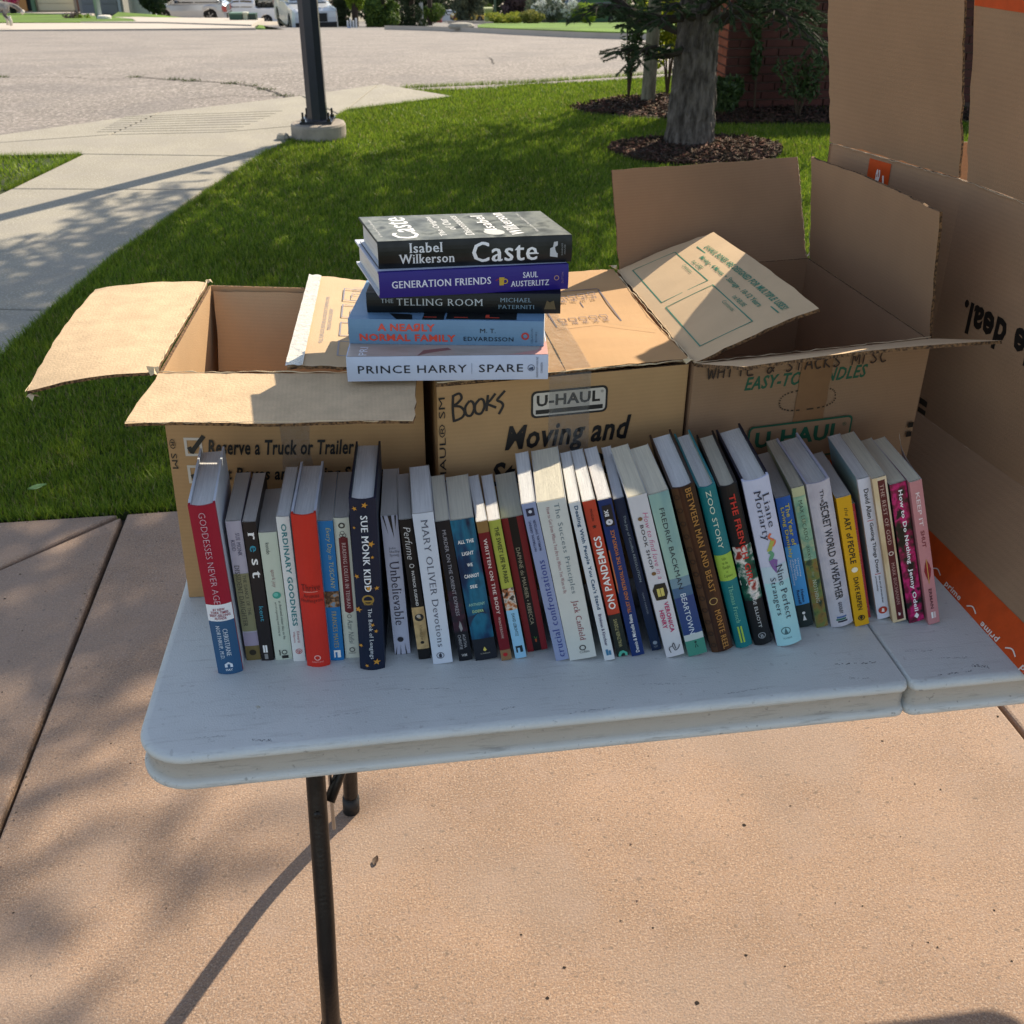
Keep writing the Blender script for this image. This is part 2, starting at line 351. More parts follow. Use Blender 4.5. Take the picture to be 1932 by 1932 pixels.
slab(SW, [(-1.55, 7.74), (-.72, 7.72), (.0, 7.95), (.131, 8.364), (-.19, 9.29), (-.73, 8.965), (-1.30, 8.655)], GC)
slab(SW, [(.131, 8.364), (.20, 8.51), (.50, 9.815), (-.19, 9.29)], GC); slab(SW, [(.20, 8.51), (1.137, 9.054), (.68, 9.63), (.50, 9.815)], GC, z=.004)
slab(SW, [(-4.4, 6.95), (-2.6, 7.12), (-2.9, 7.40), (-3.1, 7.45)], GC)
mb = MB()
for k in range(8):      # raised wiping ribs cast in the ramp
    t = k/7; a = V3((-1.66+.10*t, 7.86+.60*t, 0)); b = V3((-.62+.30*t, 7.80+.75*t, 0)) ; d = (b-a).normalized(); n_ = V3((-d.y, d.x, 0))*.016
    mb.add([a-n_, b-n_, b+n_*.8, a+n_*.8, a-n_*.5+V3((0, 0, .004)), b-n_*.5+V3((0, 0, .004)), b+n_*.5+V3((0, 0, .004)), a+n_*.5+V3((0, 0, .004))], [(0, 1, 5, 4), (1, 2, 6, 5), (2, 3, 7, 6), (3, 0, 4, 7), (4, 5, 6, 7)])
mb.build('ramp_rib', GC, SW, kind='stuff')
# lawns
LAWN_MAIN = [(-1.26, 1.945), (-1.175, 3.22), (-1.11, 3.80), (-.965, 4.556), (-.645, 5.924), (-.335, 7.006), (-.185, 7.41), (-.05, 7.72), (.13, 8.31), (.20, 8.49), (1.15, 9.04), (.705, 9.62), (1.36, 9.50), (1.92, 9.77), (3.01, 10.04), (3.9, 10.3), (3.47, 8.95), (3.50, 8.40), (5.5, 7.9), (5.5, 1.945)]
LAWN_LEFT = [(-1.87, 6.12), (-1.63, 7.06), (-2.6, 7.10), (-4.4, 6.9), (-4.6, 2.1), (-3.65, 2.0), (-2.78, 3.15), (-2.37, 4.1), (-2.07, 5.45)]
sheet('lawn', LAWN_MAIN, SOIL, off=-.012, step=.6, skirt=.1, kind='structure'); sheet('lawn', LAWN_LEFT, SOIL, off=-.012, step=.6, skirt=.1, kind='structure')
sheet('lawn', [(3.0, 10.06), (4.5, 10.32), (30, 9.2), (30, 8.0), (4.0, 9.0)], SOIL, off=-.012, step=1, kind='structure')
MUL = [(2.63+.60*math.cos(a)*(1+.06*math.sin(3*a)), 6.58+.50*math.sin(a)*(1+.08*math.cos(2*a))) for a in [2*math.pi*k/28 for k in range(28)]]
MUL2 = [(2.05, 8.38), (2.42, 8.74), (2.93, 8.95), (3.45, 8.80), (3.46, 8.35), (4.2, 8.02), (5.5, 7.85), (5.5, 7.33), (4.4, 7.35), (3.9, 7.37), (3.44, 7.44), (3.04, 7.52), (2.72, 7.74), (2.41, 7.88), (2.15, 8.09)]
MSO = mat('mulch_soil', hx('2a1f18'), 1, var=.4, vscale=20)
sheet('mulch_bed', MUL, MSO, off=.006, step=.2, kind='structure'); sheet('mulch_bed', MUL2, MSO, off=.006, step=.3, kind='structure')
def chips(poly, n, seed):
    R = np.random.default_rng(seed); P = np.array(poly); lo, hi = P.min(0)-.05, P.max(0)+.05; x = R.uniform(lo[0], hi[0], n*3); y = R.uniform(lo[1], hi[1], n*3); ok = inside(poly, x, y); x, y = x[ok][:n], y[ok][:n]; k = len(x)
    c = np.stack([x, y, T(x, y)+.010+R.uniform(0, .02, k)], 1); a = R.normal(size=(k, 3)); a[:, 2] *= .35; a /= np.linalg.norm(a, axis=1)[:, None]; b = np.cross(a, R.normal(size=(k, 3))); b /= np.linalg.norm(b, axis=1)[:, None]; nn = np.cross(a, b)
    L = R.uniform(.010, .032, k)[:, None]; W = R.uniform(.004, .010, k)[:, None]; H = .0035
    V = np.stack([c-a*L-b*W, c+a*L-b*W*.6, c+a*L*.9+b*W, c-a*L+b*W*.7, c+nn*H+a*L*.2], 1).reshape(-1, 3); B = np.arange(k)[:, None]*5
    F_ = np.concatenate([B+np.array([0, 1, 4]), B+np.array([1, 2, 4]), B+np.array([2, 3, 4]), B+np.array([3, 0, 4]), B+np.array([0, 3, 2]), B+np.array([0, 2, 1])])
    return np_mesh('wood_chips', V, F_, mat('wood_chip', hx('4c382a'), .9, island=.7), None, kind='stuff', label='dark brown wood chip mulch under the trees', category='mulch') if False else np_mesh('wood_chips', V, F_, mat('wood_chip', hx('4c382a'), .9, island=.7), None)
o = chips(MUL, 4200, 3); tag(o, 'dark brown wood chips ringed round the big spruce trunk', 'mulch', kind='stuff')
o = chips(MUL2, 5200, 4); tag(o, 'dark brown wood chips in the bed along the brick wall', 'mulch', kind='stuff')
GRM = mat('grass_blade', hx('708829'), .5, island=.50, transl=.42, spec=.35, var=.16, vscale=1.3)
def grass(poly, dens, seed, name, label, holes=(), hmin=.018, hmax=.042, wd=.0022, m=GRM, far=3.0, zf=T):
    R = np.random.default_rng(seed); P = np.array(poly); lo, hi = P.min(0), P.max(0); n = int((hi[0]-lo[0])*(hi[1]-lo[1])*dens)
    x = R.uniform(lo[0], hi[0], n); y = R.uniform(lo[1], hi[1], n); ok = inside(poly, x, y)
    for h in holes: ok &= ~inside(h, x, y)
    d = np.hypot(x-.296, y+.993); ok &= R.random(n) < np.clip((far/np.maximum(d, .1))**1.2, 0, 1)
    # only what the view and the steps to either side of it can see
    ok &= (x > -.62*(y+1)-1.6) & (x < .95*(y+1)+.8); x, y, d = x[ok], y[ok], d[ok]; k = len(x)
    ang = R.uniform(0, 2*np.pi, k); lean = np.abs(R.normal(0, .55, k)); h = R.uniform(hmin, hmax, k)*(1+.25*np.sin(x*3.1)*np.cos(y*2.3)); w2 = wd*np.maximum(1, d/3.6)*R.uniform(.6, 1.2, k)
    az = R.uniform(0, 2*np.pi, k); base = np.stack([x, y, zf(x, y)-.012+0*x], 1)
    tip = base+np.stack([np.cos(az)*h*lean, np.sin(az)*h*lean, h], 1); side = np.stack([np.cos(ang)*w2, np.sin(ang)*w2, 0*x], 1)
    V = np.stack([base-side, base+side, tip], 1).reshape(-1, 3); Fc = np.arange(3*k).reshape(-1, 3)
    o = np_mesh(name, V, Fc, m); tag(o, label, 'grass', kind='stuff'); return o
post = [(0+.30*math.cos(a), 7.42+.30*math.sin(a)) for a in [k*math.pi/6 for k in range(12)]]
grass(LAWN_MAIN, 30000, 7, 'grass', 'mown green lawn behind the table, half in tree shade', holes=(MUL, MUL2), far=3.6)
grass(LAWN_MAIN, 3200, 17, 'thatch', 'dry straw-coloured blades scattered through the lawn', holes=(MUL, MUL2), far=3.6, hmin=.012, hmax=.034, m=mat('dry_blade', hx('a8996a'), .7, island=.3, transl=.3))
grass(LAWN_LEFT, 9000, 8, 'grass', 'small wedge of lawn left of the sidewalk')
grass([(3.0, 9.9), (3.9, 10.25), (4.5, 10.3), (4.5, 9.0), (3.4, 8.9)], 5000, 9, 'grass', 'strip of lawn beyond the slender tree by the road')
# ragged tufts leaning over the concrete edge
R = np.random.default_rng(3); mb = MB(); seg = [((-1.26, 1.945), (3.5, 1.945)), ((-1.18, 3.22), (-.965, 4.556)), ((-.965, 4.556), (-.335, 7.006)), ((.2, 8.49), (1.15, 9.04)), ((.705, 9.62), (1.9, 9.77)), ((1.9, 9.77), (3.9, 10.3)), ((-1.87, 6.12), (-1.63, 7.06)), ((-1.63, 7.06), (-2.6, 7.1))]
for a, b in seg:
    L = math.hypot(b[0]-a[0], b[1]-a[1])
    for k in range(int(L*900)):
        t = R.random(); x = a[0]+(b[0]-a[0])*t+R.normal(0, .012); y = a[1]+(b[1]-a[1])*t+R.normal(0, .012); h = R.uniform(.02, .045); az = R.uniform(0, 6.28); w_ = .0018; g = R.uniform(0, 6.28)
        mb.add([(x-w_*math.cos(g), y-w_*math.sin(g), -.012), (x+w_*math.cos(g), y+w_*math.sin(g), -.012), (x+math.cos(az)*h*.6, y+math.sin(az)*h*.6, h*.8)], [(0, 1, 2)])
tag(mb.build('grass_edge', GRM), 'longer grass blades fringing the edges of the concrete', 'grass', kind='stuff')
mb = MB()    # weeds in the road cracks
for cx, cy in [(-1.9, 11.05), (-1.47, 10.78), (-1.3, 10.66), (-.875, 10.39), (-.7, 10.2), (-.545, 9.93), (-.354, 9.5), (-.30, 9.27), (-3.25, 11.24), (.5, 9.86)]:
    for k in range(int(R.integers(20, 55))):
        x, y = cx+R.normal(0, .05), cy+R.normal(0, .03); h = R.uniform(.01, .035); az = R.uniform(0, 6.28); z0 = float(T(x, y))-.02
        mb.add([(x-.003, y, z0), (x+.003, y, z0), (x+math.cos(az)*h, y+math.sin(az)*h, z0+h)], [(0, 1, 2)])
tag(mb.build('weeds', mat('weed', hx('6a7a34'), .8, island=.4)), 'small weeds sprouting from the cracks in the road', 'weeds', kind='stuff')
def leaf_pts(n, R, rad, flat=1.0, shell=.5):
    d = R.normal(size=(n, 3)); d /= np.linalg.norm(d, axis=1)[:, None]; r = R.uniform(shell, 1, n)**(1/2); return d*r[:, None]*np.array(rad)
def foliage(name, centers, rads, n, size, m, seed, parent=None, elong=1.6):
    """many small leaf quads spread through lumpy clumps"""
    R = np.random.default_rng(seed); K = len(centers); V = []; per = n//K
    for c, r in zip(centers, rads):
        r = np.array(r if hasattr(r, '__len__') else (r, r, r)); p = leaf_pts(per, R, r)+np.array(c)
        a = R.normal(size=(per, 3)); a /= np.linalg.norm(a, axis=1)[:, None]; b = np.cross(a, R.normal(size=(per, 3))); b /= np.linalg.norm(b, axis=1)[:, None]
        s = (size*R.uniform(.5, 1.3, per))[:, None]; V.append(np.stack([p-a*s*elong, p-b*s*.5, p+a*s*elong, p+b*s*.5], 1).reshape(-1, 3))
    V = np.concatenate(V); F_ = np.arange(len(V)).reshape(-1, 4); return np_mesh(name, V, F_, m, parent)
# ------------------------------------------------------------------ lamp post
LP = empty('lamp_post', (0, 7.45, 0), rz=-.12, label='dark navy steel lamp post on a round concrete footing by the sidewalk ramp', cat='lamp post')
STL = mat('brown_steel', hx('241f1c'), .36, metal=.3, var=.25, vscale=40, bump=.2, bscale=200)
NAVY = mat('navy_paint', hx('111a2e'), .32, coat=.3, var=.1, vscale=20)
mb = MB(); mb.lathe([(.200, -.08), (.200, .085), (.192, .100), (.172, .105)], 40); mb.build('concrete_footing', mat('footing_concrete', hx('9a9186'), .9, var=.15, vscale=9, bump=.4, bscale=80), LP, smooth=False)
def octo(r, a0=.3927): return [(r*math.cos(a0+k*math.pi/4), r*math.sin(a0+k*math.pi/4)) for k in range(8)]
mb = MB(); n = 8
o0, o1 = octo(.076), octo(.055); mb.add([(x, y, .122) for x, y in o0]+[(x, y, 6.2) for x, y in o1], [(i, (i+1) % 8, (i+1) % 8+8, i+8) for i in range(8)]+[tuple(range(8, 16))]); mb.build('pole', NAVY, LP)
mb = MB(); pl = [(-.115, -.115), (.115, -.115), (.115, .115), (-.115, .115)]; mb.prism(pl, .107, .123); bp = mb.build('base_plate', NAVY, LP)
bolt = None
for sx in (-1, 1):
    for sy in (-1, 1):
        mb = MB(); mb.lathe([(.008, .11), (.008, .185)], 8, (sx*.093, sy*.093)); mb.lathe([(.016, .124), (.016, .141)], 6, (sx*.093, sy*.093)); mb.build('anchor_bolt', STL, bp)
mb = MB(); mb.tube([(0, 0, 6.1), (0, .3, 6.5), (0, .9, 6.6)], .03); mb.build('arm', NAVY, LP); mb = MB(); mb.box(-.12, .12, .85, 1.35, 6.52, 6.62); mb.build('lamp_head', NAVY, LP)
mb = MB(); mb.lathe([(.035, -.02), (.05, .01), (.04, .035), (.02, .045)], 9, (-.26, -.06)); mb.build('stone', GC, None, label='small grey stone beside the lamp post footing', cat='stone').location = (0, 7.45, 0)
# ------------------------------------------------------------------ spruce
SPR = empty('spruce_tree', (2.638, 6.83, 0), label='big blue-green spruce with a thick grey furrowed trunk in a ring of mulch', cat='tree')
BARK = mat('spruce_bark', hx('7a7169'), .95, col2=hx('3a332d'), vscale=26, stretch=(1, 1, .28), bump=1, bscale=60)
MATS['spruce_bark'].node_tree.nodes['Bump'].inputs['Distance'].default_value = .03
from mathutils import noise as MN
nr, nz = 120, 150; vs = []
for j in range(nz+1):
    z = -.06+(3.2)*(j/nz); r = .152-.010*z+.028*math.exp(-max(z+.03, 0)*9)+.010*math.sin(z*4+1)
    for i in range(nr):
        a = 2*math.pi*i/nr; p = V3((math.cos(a)*5.2, math.sin(a)*5.2, z*15)); b = MN.noise(p)+.6*MN.noise(p*2.1); c = MN.noise(V3((math.cos(a)*2, math.sin(a)*2, z*2)))
        rr = r*(1+.05*c)+.017*max(-.4, min(.5, b)); vs.append((rr*math.cos(a), rr*math.sin(a), z))
mb = MB(); mb.add(vs, [(j*nr+i, j*nr+(i+1) % nr, (j+1)*nr+(i+1) % nr, (j+1)*nr+i) for j in range(nz) for i in range(nr)]); mb.tube([(0, 0, 3.1), (0, 0, 6), (.05, 0, 10.8)], [.135, .10, .02], 12)
mb.build('trunk', BARK, SPR)
NEED = mat('spruce_needles', hx('46593c'), .6, island=.35, transl=.15, spec=.3)
TW = []      # shoots (p, d, len, detailed)
BRM = MB(); RR = random.Random(21)
def branch(z, az, L, droop, r0, det, twig=.22, rise=.0):
    d = V3((math.cos(az), math.sin(az), 0)); pts = []; n = 8; R = RR
    for i in range(n+1):
        t = i/n; pts.append(d*(.13+L*t)+V3((0, 0, z+rise*t*L-droop*L*t*t+.05*math.sin(5*t+az)))+V3((R.uniform(-.02, .02), R.uniform(-.02, .02), 0))*t)
    BRM.tube(pts, [r0*(1-.85*i/n) for i in range(n+1)], 6)
    m = max(4, int(L/(.10 if det else .26)))
    for k in range(1, m+1):
        t = .12+.88*k/m; i = min(n-1, int(t*n)); p = pts[i].lerp(pts[i+1], t*n-i); fw = (pts[i+1]-pts[i]).normalized(); sd = fw.cross(V3((0, 0, 1))).normalized()
        for s in (-1, 1):
            tl = (L*.38*(1-t)+twig)*R.uniform(.6, 1.15); dr = (fw*.75+sd*s*R.uniform(.6, 1.1)+V3((0, 0, R.uniform(-.35, .05)))).normalized(); q = p+dr*tl
            if det: BRM.tube([p, p.lerp(q, .5)+V3((0, 0, .01)), q], [r0*.25, .004, .002], 4)
            st = .075 if det else .22; nn = max(1, int(tl/st))
            for e in range(nn+1):
                pp = p.lerp(q, (e+.3)/(nn+1)); ss = 1 if e % 2 else -1; d2 = (dr*.8+dr.cross(V3((0, 0, 1)))*ss*.7+V3((0, 0, R.uniform(-.3, .15)))).normalized(); TW.append((pp, d2, (R.uniform(.06, .13) if det else R.uniform(.16, .32)), det))
    TW.append((pts[-1], (pts[-1]-pts[-2]).normalized(), .14 if det else .3, det))
# boughs low on the trunk, seen in the picture
for z, az, L, dr, ri in ((.62, 3.25, .42, .30, .22), (.66, 3.6, .40, .40, .2), (.72, 2.85, .95, .10, .62), (.84, 3.4, .75, .35, .35), (.78, 2.4, .5, .3, .3), (.88, 4.1, .60, .28, .26), (.92, 4.7, .62, .26, .28), (.86, 5.4, .80, .35, .22), (.80, 5.95, .90, .45, .25), (.95, 5.0, .9, .2, .3), (.9, .3, 1.0, .3, .2), (.9, 1.3, .9, .3, .2), (1.0, 3.9, .8, .1, .3), (1.0, 5.7, 1.1, .2, .25)):
    branch(z, az, L, dr, .026, True, .13, ri)
CR = lambda z: float(np.interp(z, [2.2, 2.8, 5.0, 6.3, 8.0, 11], [1.9, 2.7, 2.55, 2.05, 1.25, .15]))
zz = 2.35
while zz < 11:
    k = 10
    for i in range(k):
        az = 2*math.pi*(i+RR.random()*.7)/k+zz*2.4; gs = lambda c, w_: math.exp(-(((az % (2*math.pi))-math.radians(c))/math.radians(w_))**2); L = CR(zz)*(1-.34*gs(140, 40)+.16*gs(68, 28) if zz < 3.9 else 1)*RR.uniform(.75, 1.1)*(1-.26*max(0, math.cos(az)*.76-math.sin(az)*.65))*(1+(.34 if 4.9 < zz < 7.0 else .03)*max(0, -(math.cos(az)*.76-math.sin(az)*.65)))
        branch(zz+RR.uniform(-.15, .15), az, L, .16, .03, False, .25)
    zz += .42
BRM.build('branch', mat('twig_bark', hx('3c342e'), .95), SPR)
def needles(TW, det):
    S = [t for t in TW if t[3] == det]; per = 240 if det else 70; k = len(S)
    P0 = np.array([t[0] for t in S]); D = np.array([t[1] for t in S]); Ln = np.array([t[2] for t in S]); R = np.random.default_rng(9)
    P0 = np.repeat(P0, per, 0); D = np.repeat(D, per, 0); Ln = np.repeat(Ln, per); n = len(P0); t = R.random(n); b = P0+D*(Ln*t)[:, None]
    a = R.normal(size=(n, 3)); a -= D*(a*D).sum(1)[:, None]; a /= np.linalg.norm(a, axis=1)[:, None]; nd = a*.8+D*.75; nd /= np.linalg.norm(nd, axis=1)[:, None]
    nl = (R.uniform(.014, .022, n) if det else R.uniform(.035, .06, n))[:, None]; s = np.cross(nd, R.normal(size=(n, 3))); s /= np.linalg.norm(s, axis=1)[:, None]; wd = .0017 if det else .0085
    V = np.stack([b-s*wd, b+s*wd, b+nd*nl], 1).reshape(-1, 3); return np_mesh('needles', V, np.arange(3*n).reshape(-1, 3), NEED, SPR, kind='stuff')
needles(TW, True); needles(TW, False)
# ------------------------------------------------------------------ slender tree and shrubs
PALEB = mat('pale_bark', hx('8c8672'), .85, col2=hx('5c5848'), vscale=18, stretch=(1, 1, .4), bump=.5)
LEAF = mat('leaf_green', hx('6a8428'), .5, island=.45, transl=.45); LEAFY = mat('leaf_yellow', hx('96a02c'), .5, island=.4, transl=.5); LEAFD = mat('leaf_dark', hx('3c5226'), .6, island=.4, transl=.25)
ST = empty('slender_tree', (2.77, 8.60, 0), label='slender pale-barked young tree standing behind the spruce', cat='tree')
mb = MB(); mb.tube([(0, 0, -.05), (.01, 0, .5), (.02, .0, 1.3), (0, 0, 2.8)], [.062, .056, .05, .03], 14)
for a, h in ((.4, .9), (2.5, 1.3), (4.2, 1.6), (5.5, 1.9), (1.4, 2.1), (3.3, 2.3)): mb.tube([(0, 0, h), (.35*math.cos(a), .35*math.sin(a), h+.45), (.7*math.cos(a), .7*math.sin(a), h+1.0)], [.02, .014, .006], 6)
mb.build('trunk', PALEB, ST)
foliage('crown', [(.5*math.cos(k*1.1), .5*math.sin(k*1.1), 1.35+.16*k) for k in range(12)], [(.38, .38, .3)]*12, 5200, .028, LEAF, 5, ST)
def shrub(name, x, y, h, r, m, n, label, seed, size=.018, group=None, stems=6):
    R = random.Random(seed); e = empty(name, (x, y, float(T(x, y))), label=label, cat='shrub', group=group); mb = MB(); cs = []
    for k in range(stems):
        a = R.uniform(0, 6.28); q = r*R.uniform(.3, .9); top = (q*math.cos(a), q*math.sin(a), h*R.uniform(.6, .95)); mb.tube([(0, 0, -.02), (top[0]*.4, top[1]*.4, top[2]*.55), top], [.008, .006, .003], 5); cs.append(top); cs.append((top[0]*.6, top[1]*.6, top[2]*.6))
    mb.build('stem', mat('stem', hx('4a3c2c'), .9), e); foliage('leaves', cs, [(r*.42, r*.42, h*.2)]*len(cs), n, size, m, seed, e); return e
shrub('shrub', 3.16, 7.78, .34, .22, LEAFD, 2600, 'low dark green shrub at the foot of the brick corner', 31)
shrub('rose_bush', 3.78, 7.72, .42, .20, LEAFD, 700, 'sparse leggy bush in the dark bed by the brick wall', 32, stems=5)
shrub('shrub', 3.52, 8.02, .75, .10, LEAFD, 420, 'single tall upright stalk with leaves against the brick wall', 33, stems=2)
shrub('shrub', 2.64, 8.78, .95, .12, LEAFD, 500, 'thin leafy stems on the left of the slender tree', 34, .02)
shrub('shrub', 3.02, 8.90, 1.2, .22, LEAFY, 2400, 'yellow-green grassy clump right of the slender tree', 35, .022)
# ------------------------------------------------------------------ brick house corner
BH = empty('brick_wall', (3.27, 8.10, 0), label='low dark red brick wall with a paler orange corner side, behind the spruce', cat='wall')
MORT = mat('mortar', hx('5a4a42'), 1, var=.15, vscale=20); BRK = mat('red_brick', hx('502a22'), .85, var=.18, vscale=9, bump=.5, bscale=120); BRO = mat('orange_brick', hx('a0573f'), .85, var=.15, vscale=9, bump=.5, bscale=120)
mb = MB(); mb.box(.012, 5.0, .012, .38, -.1, 1.13); mb.build('core', MORT, BH); mb = MB(); mb.box(-.03, 5.05, -.03, .42, 1.131, 1.20); mb.build('coping', mat('coping_stone', hx('7c7468'), .85, var=.1, vscale=8), BH)
bk = MB(); bk.box(0, .21, -.002, .09, 0, .065); 
def brickmesh(name, w_, h, m):
    mb = MB(); e = .004; mb.add([(e, 0, e), (w_-e, 0, e), (w_-e, 0, h-e), (e, 0, h-e), (0, .006, 0), (w_, .006, 0), (w_, .006, h), (0, .006, h), (0, .02, 0), (w_, .02, 0), (w_, .02, h), (0, .02, h)],
        [(0, 1, 2, 3), (0, 4, 5, 1), (1, 5, 6, 2), (2, 6, 7, 3), (3, 7, 4, 0), (4, 8, 9, 5), (5, 9, 10, 6), (6, 10, 11, 7), (7, 11, 8, 4)]); me = bpy.data.meshes.new(name); me.from_pydata([tuple(v) for v in mb.v], [], mb.f); me.materials.append(m); return me
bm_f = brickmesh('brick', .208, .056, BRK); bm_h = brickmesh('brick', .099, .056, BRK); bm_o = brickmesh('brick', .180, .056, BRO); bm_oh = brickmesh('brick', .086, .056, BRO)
R = random.Random(8); cnt = 0
for row in range(17):
    z = .01+row*.066; x = 0.0 if row % 2 == 0 else .108
    if row % 2: 
        o = bpy.data.objects.new('brick', bm_h); COL.objects.link(o); o.parent = BH; o.location = (.0, -.004+R.uniform(-.002, .002), z)
    while x < 1.4:
        o = bpy.data.objects.new('brick', bm_f); COL.objects.link(o); o.parent = BH; o.location = (x, -.004+R.uniform(-.0025, .0025), z); cnt += 1; x += .217
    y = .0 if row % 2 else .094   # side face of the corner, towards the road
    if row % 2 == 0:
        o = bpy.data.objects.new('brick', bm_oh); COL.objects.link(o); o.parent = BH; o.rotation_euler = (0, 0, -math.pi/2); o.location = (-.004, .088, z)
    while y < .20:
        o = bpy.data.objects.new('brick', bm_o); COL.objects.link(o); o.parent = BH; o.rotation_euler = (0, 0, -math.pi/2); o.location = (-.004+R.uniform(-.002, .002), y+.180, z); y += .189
rest = MB()
for row in range(17):
    z = .01+row*.066; x = 1.519 if row % 2 == 0 else 1.627
    while x < 4.7:
        rest.add([(x+.0, -.004, z), (x+.208, -.004, z), (x+.208, -.004, z+.056), (x, -.004, z+.056), (x, .015, z), (x+.208, .015, z), (x+.208, .015, z+.056), (x, .015, z+.056)], [(0, 1, 2, 3), (0, 4, 5, 1), (1, 5, 6, 2), (2, 6, 7, 3), (3, 7, 4, 0)]); x += .217
rest.build('brickwork', BRK, BH, kind='stuff')

# ---- odd leaves lying about
def leaf(x, y, z, L, col, rz, label):
    mb = MB(); n = 6; V_ = [(L*(i/n-.5), s_*L*.28*math.sin(math.pi*min(.98, .03+i/n)), .0006+L*.10*(i/n)**2+L*.08*abs(s_)) for i in range(n+1) for s_ in (-1, 0, 1)]
    mb.add(V_, [(3*i+j, 3*i+j+1, 3*i+j+4, 3*i+j+3) for i in range(n) for j in range(2)]); o = mb.build('leaf', mat('leaf_'+col, hx(col), .7, var=.2, vscale=60), None); o.location = (x, y, z); o.rotation_euler = (0, 0, rz); tag(o, label, 'leaf'); return o
leaf(-.745, 2.06, .03, .055, '7c9a5a', .3, 'pale green leaf lying in the grass near the edge of the concrete'); leaf(.232, .488, .002, .022, '4a3626', 1.2, 'small curled brown leaf on the concrete right of the table leg')
leaf(-.238, 1.346, .001, .014, '6a5440', 2.2, 'tiny brown scrap of leaf on the shaded concrete left of the table')
# ------------------------------------------------------------------ materials
KO = mat('kraft_outer', hx('b78f60'), .8, var=.05, vscale=14, bump=.15, bscale=900, wave=(55, .04, 'Z'))
KI = mat('kraft_inner', hx('c3a077'), .85, var=.05, vscale=9, bump=.2, bscale=500, wave=(70, .05, 'Z'))
KI2 = mat('kraft_inner_worn', hx('cdb28e'), .85, var=.10, vscale=30, bump=.3, bscale=300, wave=(60, .04, 'X'))
KB = mat('kraft_brown', hx('9f7d5e'), .85, var=.06, vscale=8, bump=.2, bscale=700, wave=(70, .05, 'Z'))
KT = mat('kraft_pale_print', hx('c9ad88'), .8, var=.05, vscale=12, bump=.15, bscale=600)
KE = mat('kraft_edge', hx('8a6844'), .9, col2=hx('3a2818'), vscale=260, detail=1, bump=.5, bscale=300)
KC = mat('kraft_carton', hx('a48264'), .85, var=.07, vscale=6, bump=.25, bscale=500, wave=(45, .05, 'Z'))
ORG = mat('orange_tape', hx('cf4f1c'), .35, var=.1, vscale=40)
def clear_tape():
    m = mat('clear_tape', (.42,.40,.36), .10, bump=1, bscale=110, coat=1.0)
    nt = m.node_tree; b = nt.nodes['Principled BSDF']; b.inputs['Alpha'].default_value = .26
    bp = [n for n in nt.nodes if n.type == 'BUMP'][0]; bp.inputs['Distance'].default_value = .02
    return m
CT = clear_tape()
BRT = mat('brown_paper_tape', hx('8a6340'), .45, var=.08, vscale=30)
V3 = Vector
def bil(q, s, t): return q[0]*(1-s)*(1-t)+q[1]*s*(1-t)+q[2]*s*t+q[3]*(1-s)*t
def surf(q, warp=0.0, wf=None):
    q = [V3(p) for p in q]; N = (q[1]-q[0]).cross(q[3]-q[0]).normalized()
    def pos(s, t, h=0.0):
        s_, t_ = min(max(s, 0), 1), min(max(t, 0), 1)
        k = warp*math.sin(math.pi*s_)*math.sin(math.pi*t_) if wf is None else wf(s_, t_)
        return bil(q, s, t)+N*(k+h)
    return pos
def board(name, parent, q, mo, mi_, th=.0042, warp=0, wf=None, n=14, m=8, rag=.0009, rag_sides=(1,1,1,1), label=None, me=None):
    """corrugated board: outer face on the side the outline turns to; ragged edges"""
    pos = surf(q, warp, wf); mb = MB(); rnd = random.Random(hash(name) % 1000+int(q[0][0]*1000) if False else int(abs(q[0][0])*9999)+n)
    G = []
    for j in range(m+1):
        for i in range(n+1):
            s, t = i/n, j/m; ds = dt = 0
            if j == 0 and rag_sides[0]: dt += rnd.uniform(-rag, rag)*4
            if j == m and rag_sides[2]: dt += rnd.uniform(-rag, rag)*4
            if i == 0 and rag_sides[3]: ds += rnd.uniform(-rag, rag)*4
            if i == n and rag_sides[1]: ds += rnd.uniform(-rag, rag)*4
            G.append((s+ds, t+dt))
    k = len(G); mb.v = [tuple(pos(s, t)) for s, t in G]+[tuple(pos(s, t, -th)) for s, t in G]
    idx = lambda i, j: j*(n+1)+i
    for j in range(m):
        for i in range(n):
            a, b, c, d = idx(i, j), idx(i+1, j), idx(i+1, j+1), idx(i, j+1)
            mb.f += [(a, b, c, d), (k+d, k+c, k+b, k+a)]; mb.m += [0, 1]
    for i in range(n):
        mb.f += [(idx(i+1, 0), idx(i, 0), k+idx(i, 0), k+idx(i+1, 0)), (idx(i, m), idx(i+1, m), k+idx(i+1, m), k+idx(i, m))]; mb.m += [2, 2]
    for j in range(m):
        mb.f += [(idx(0, j), idx(0, j+1), k+idx(0, j+1), k+idx(0, j)), (idx(n, j+1), idx(n, j), k+idx(n, j), k+idx(n, j+1))]; mb.m += [2, 2]
    o = mb.build(name, [mo, mi_, me or KE], parent)
    if label: o['label'] = label
    return pos
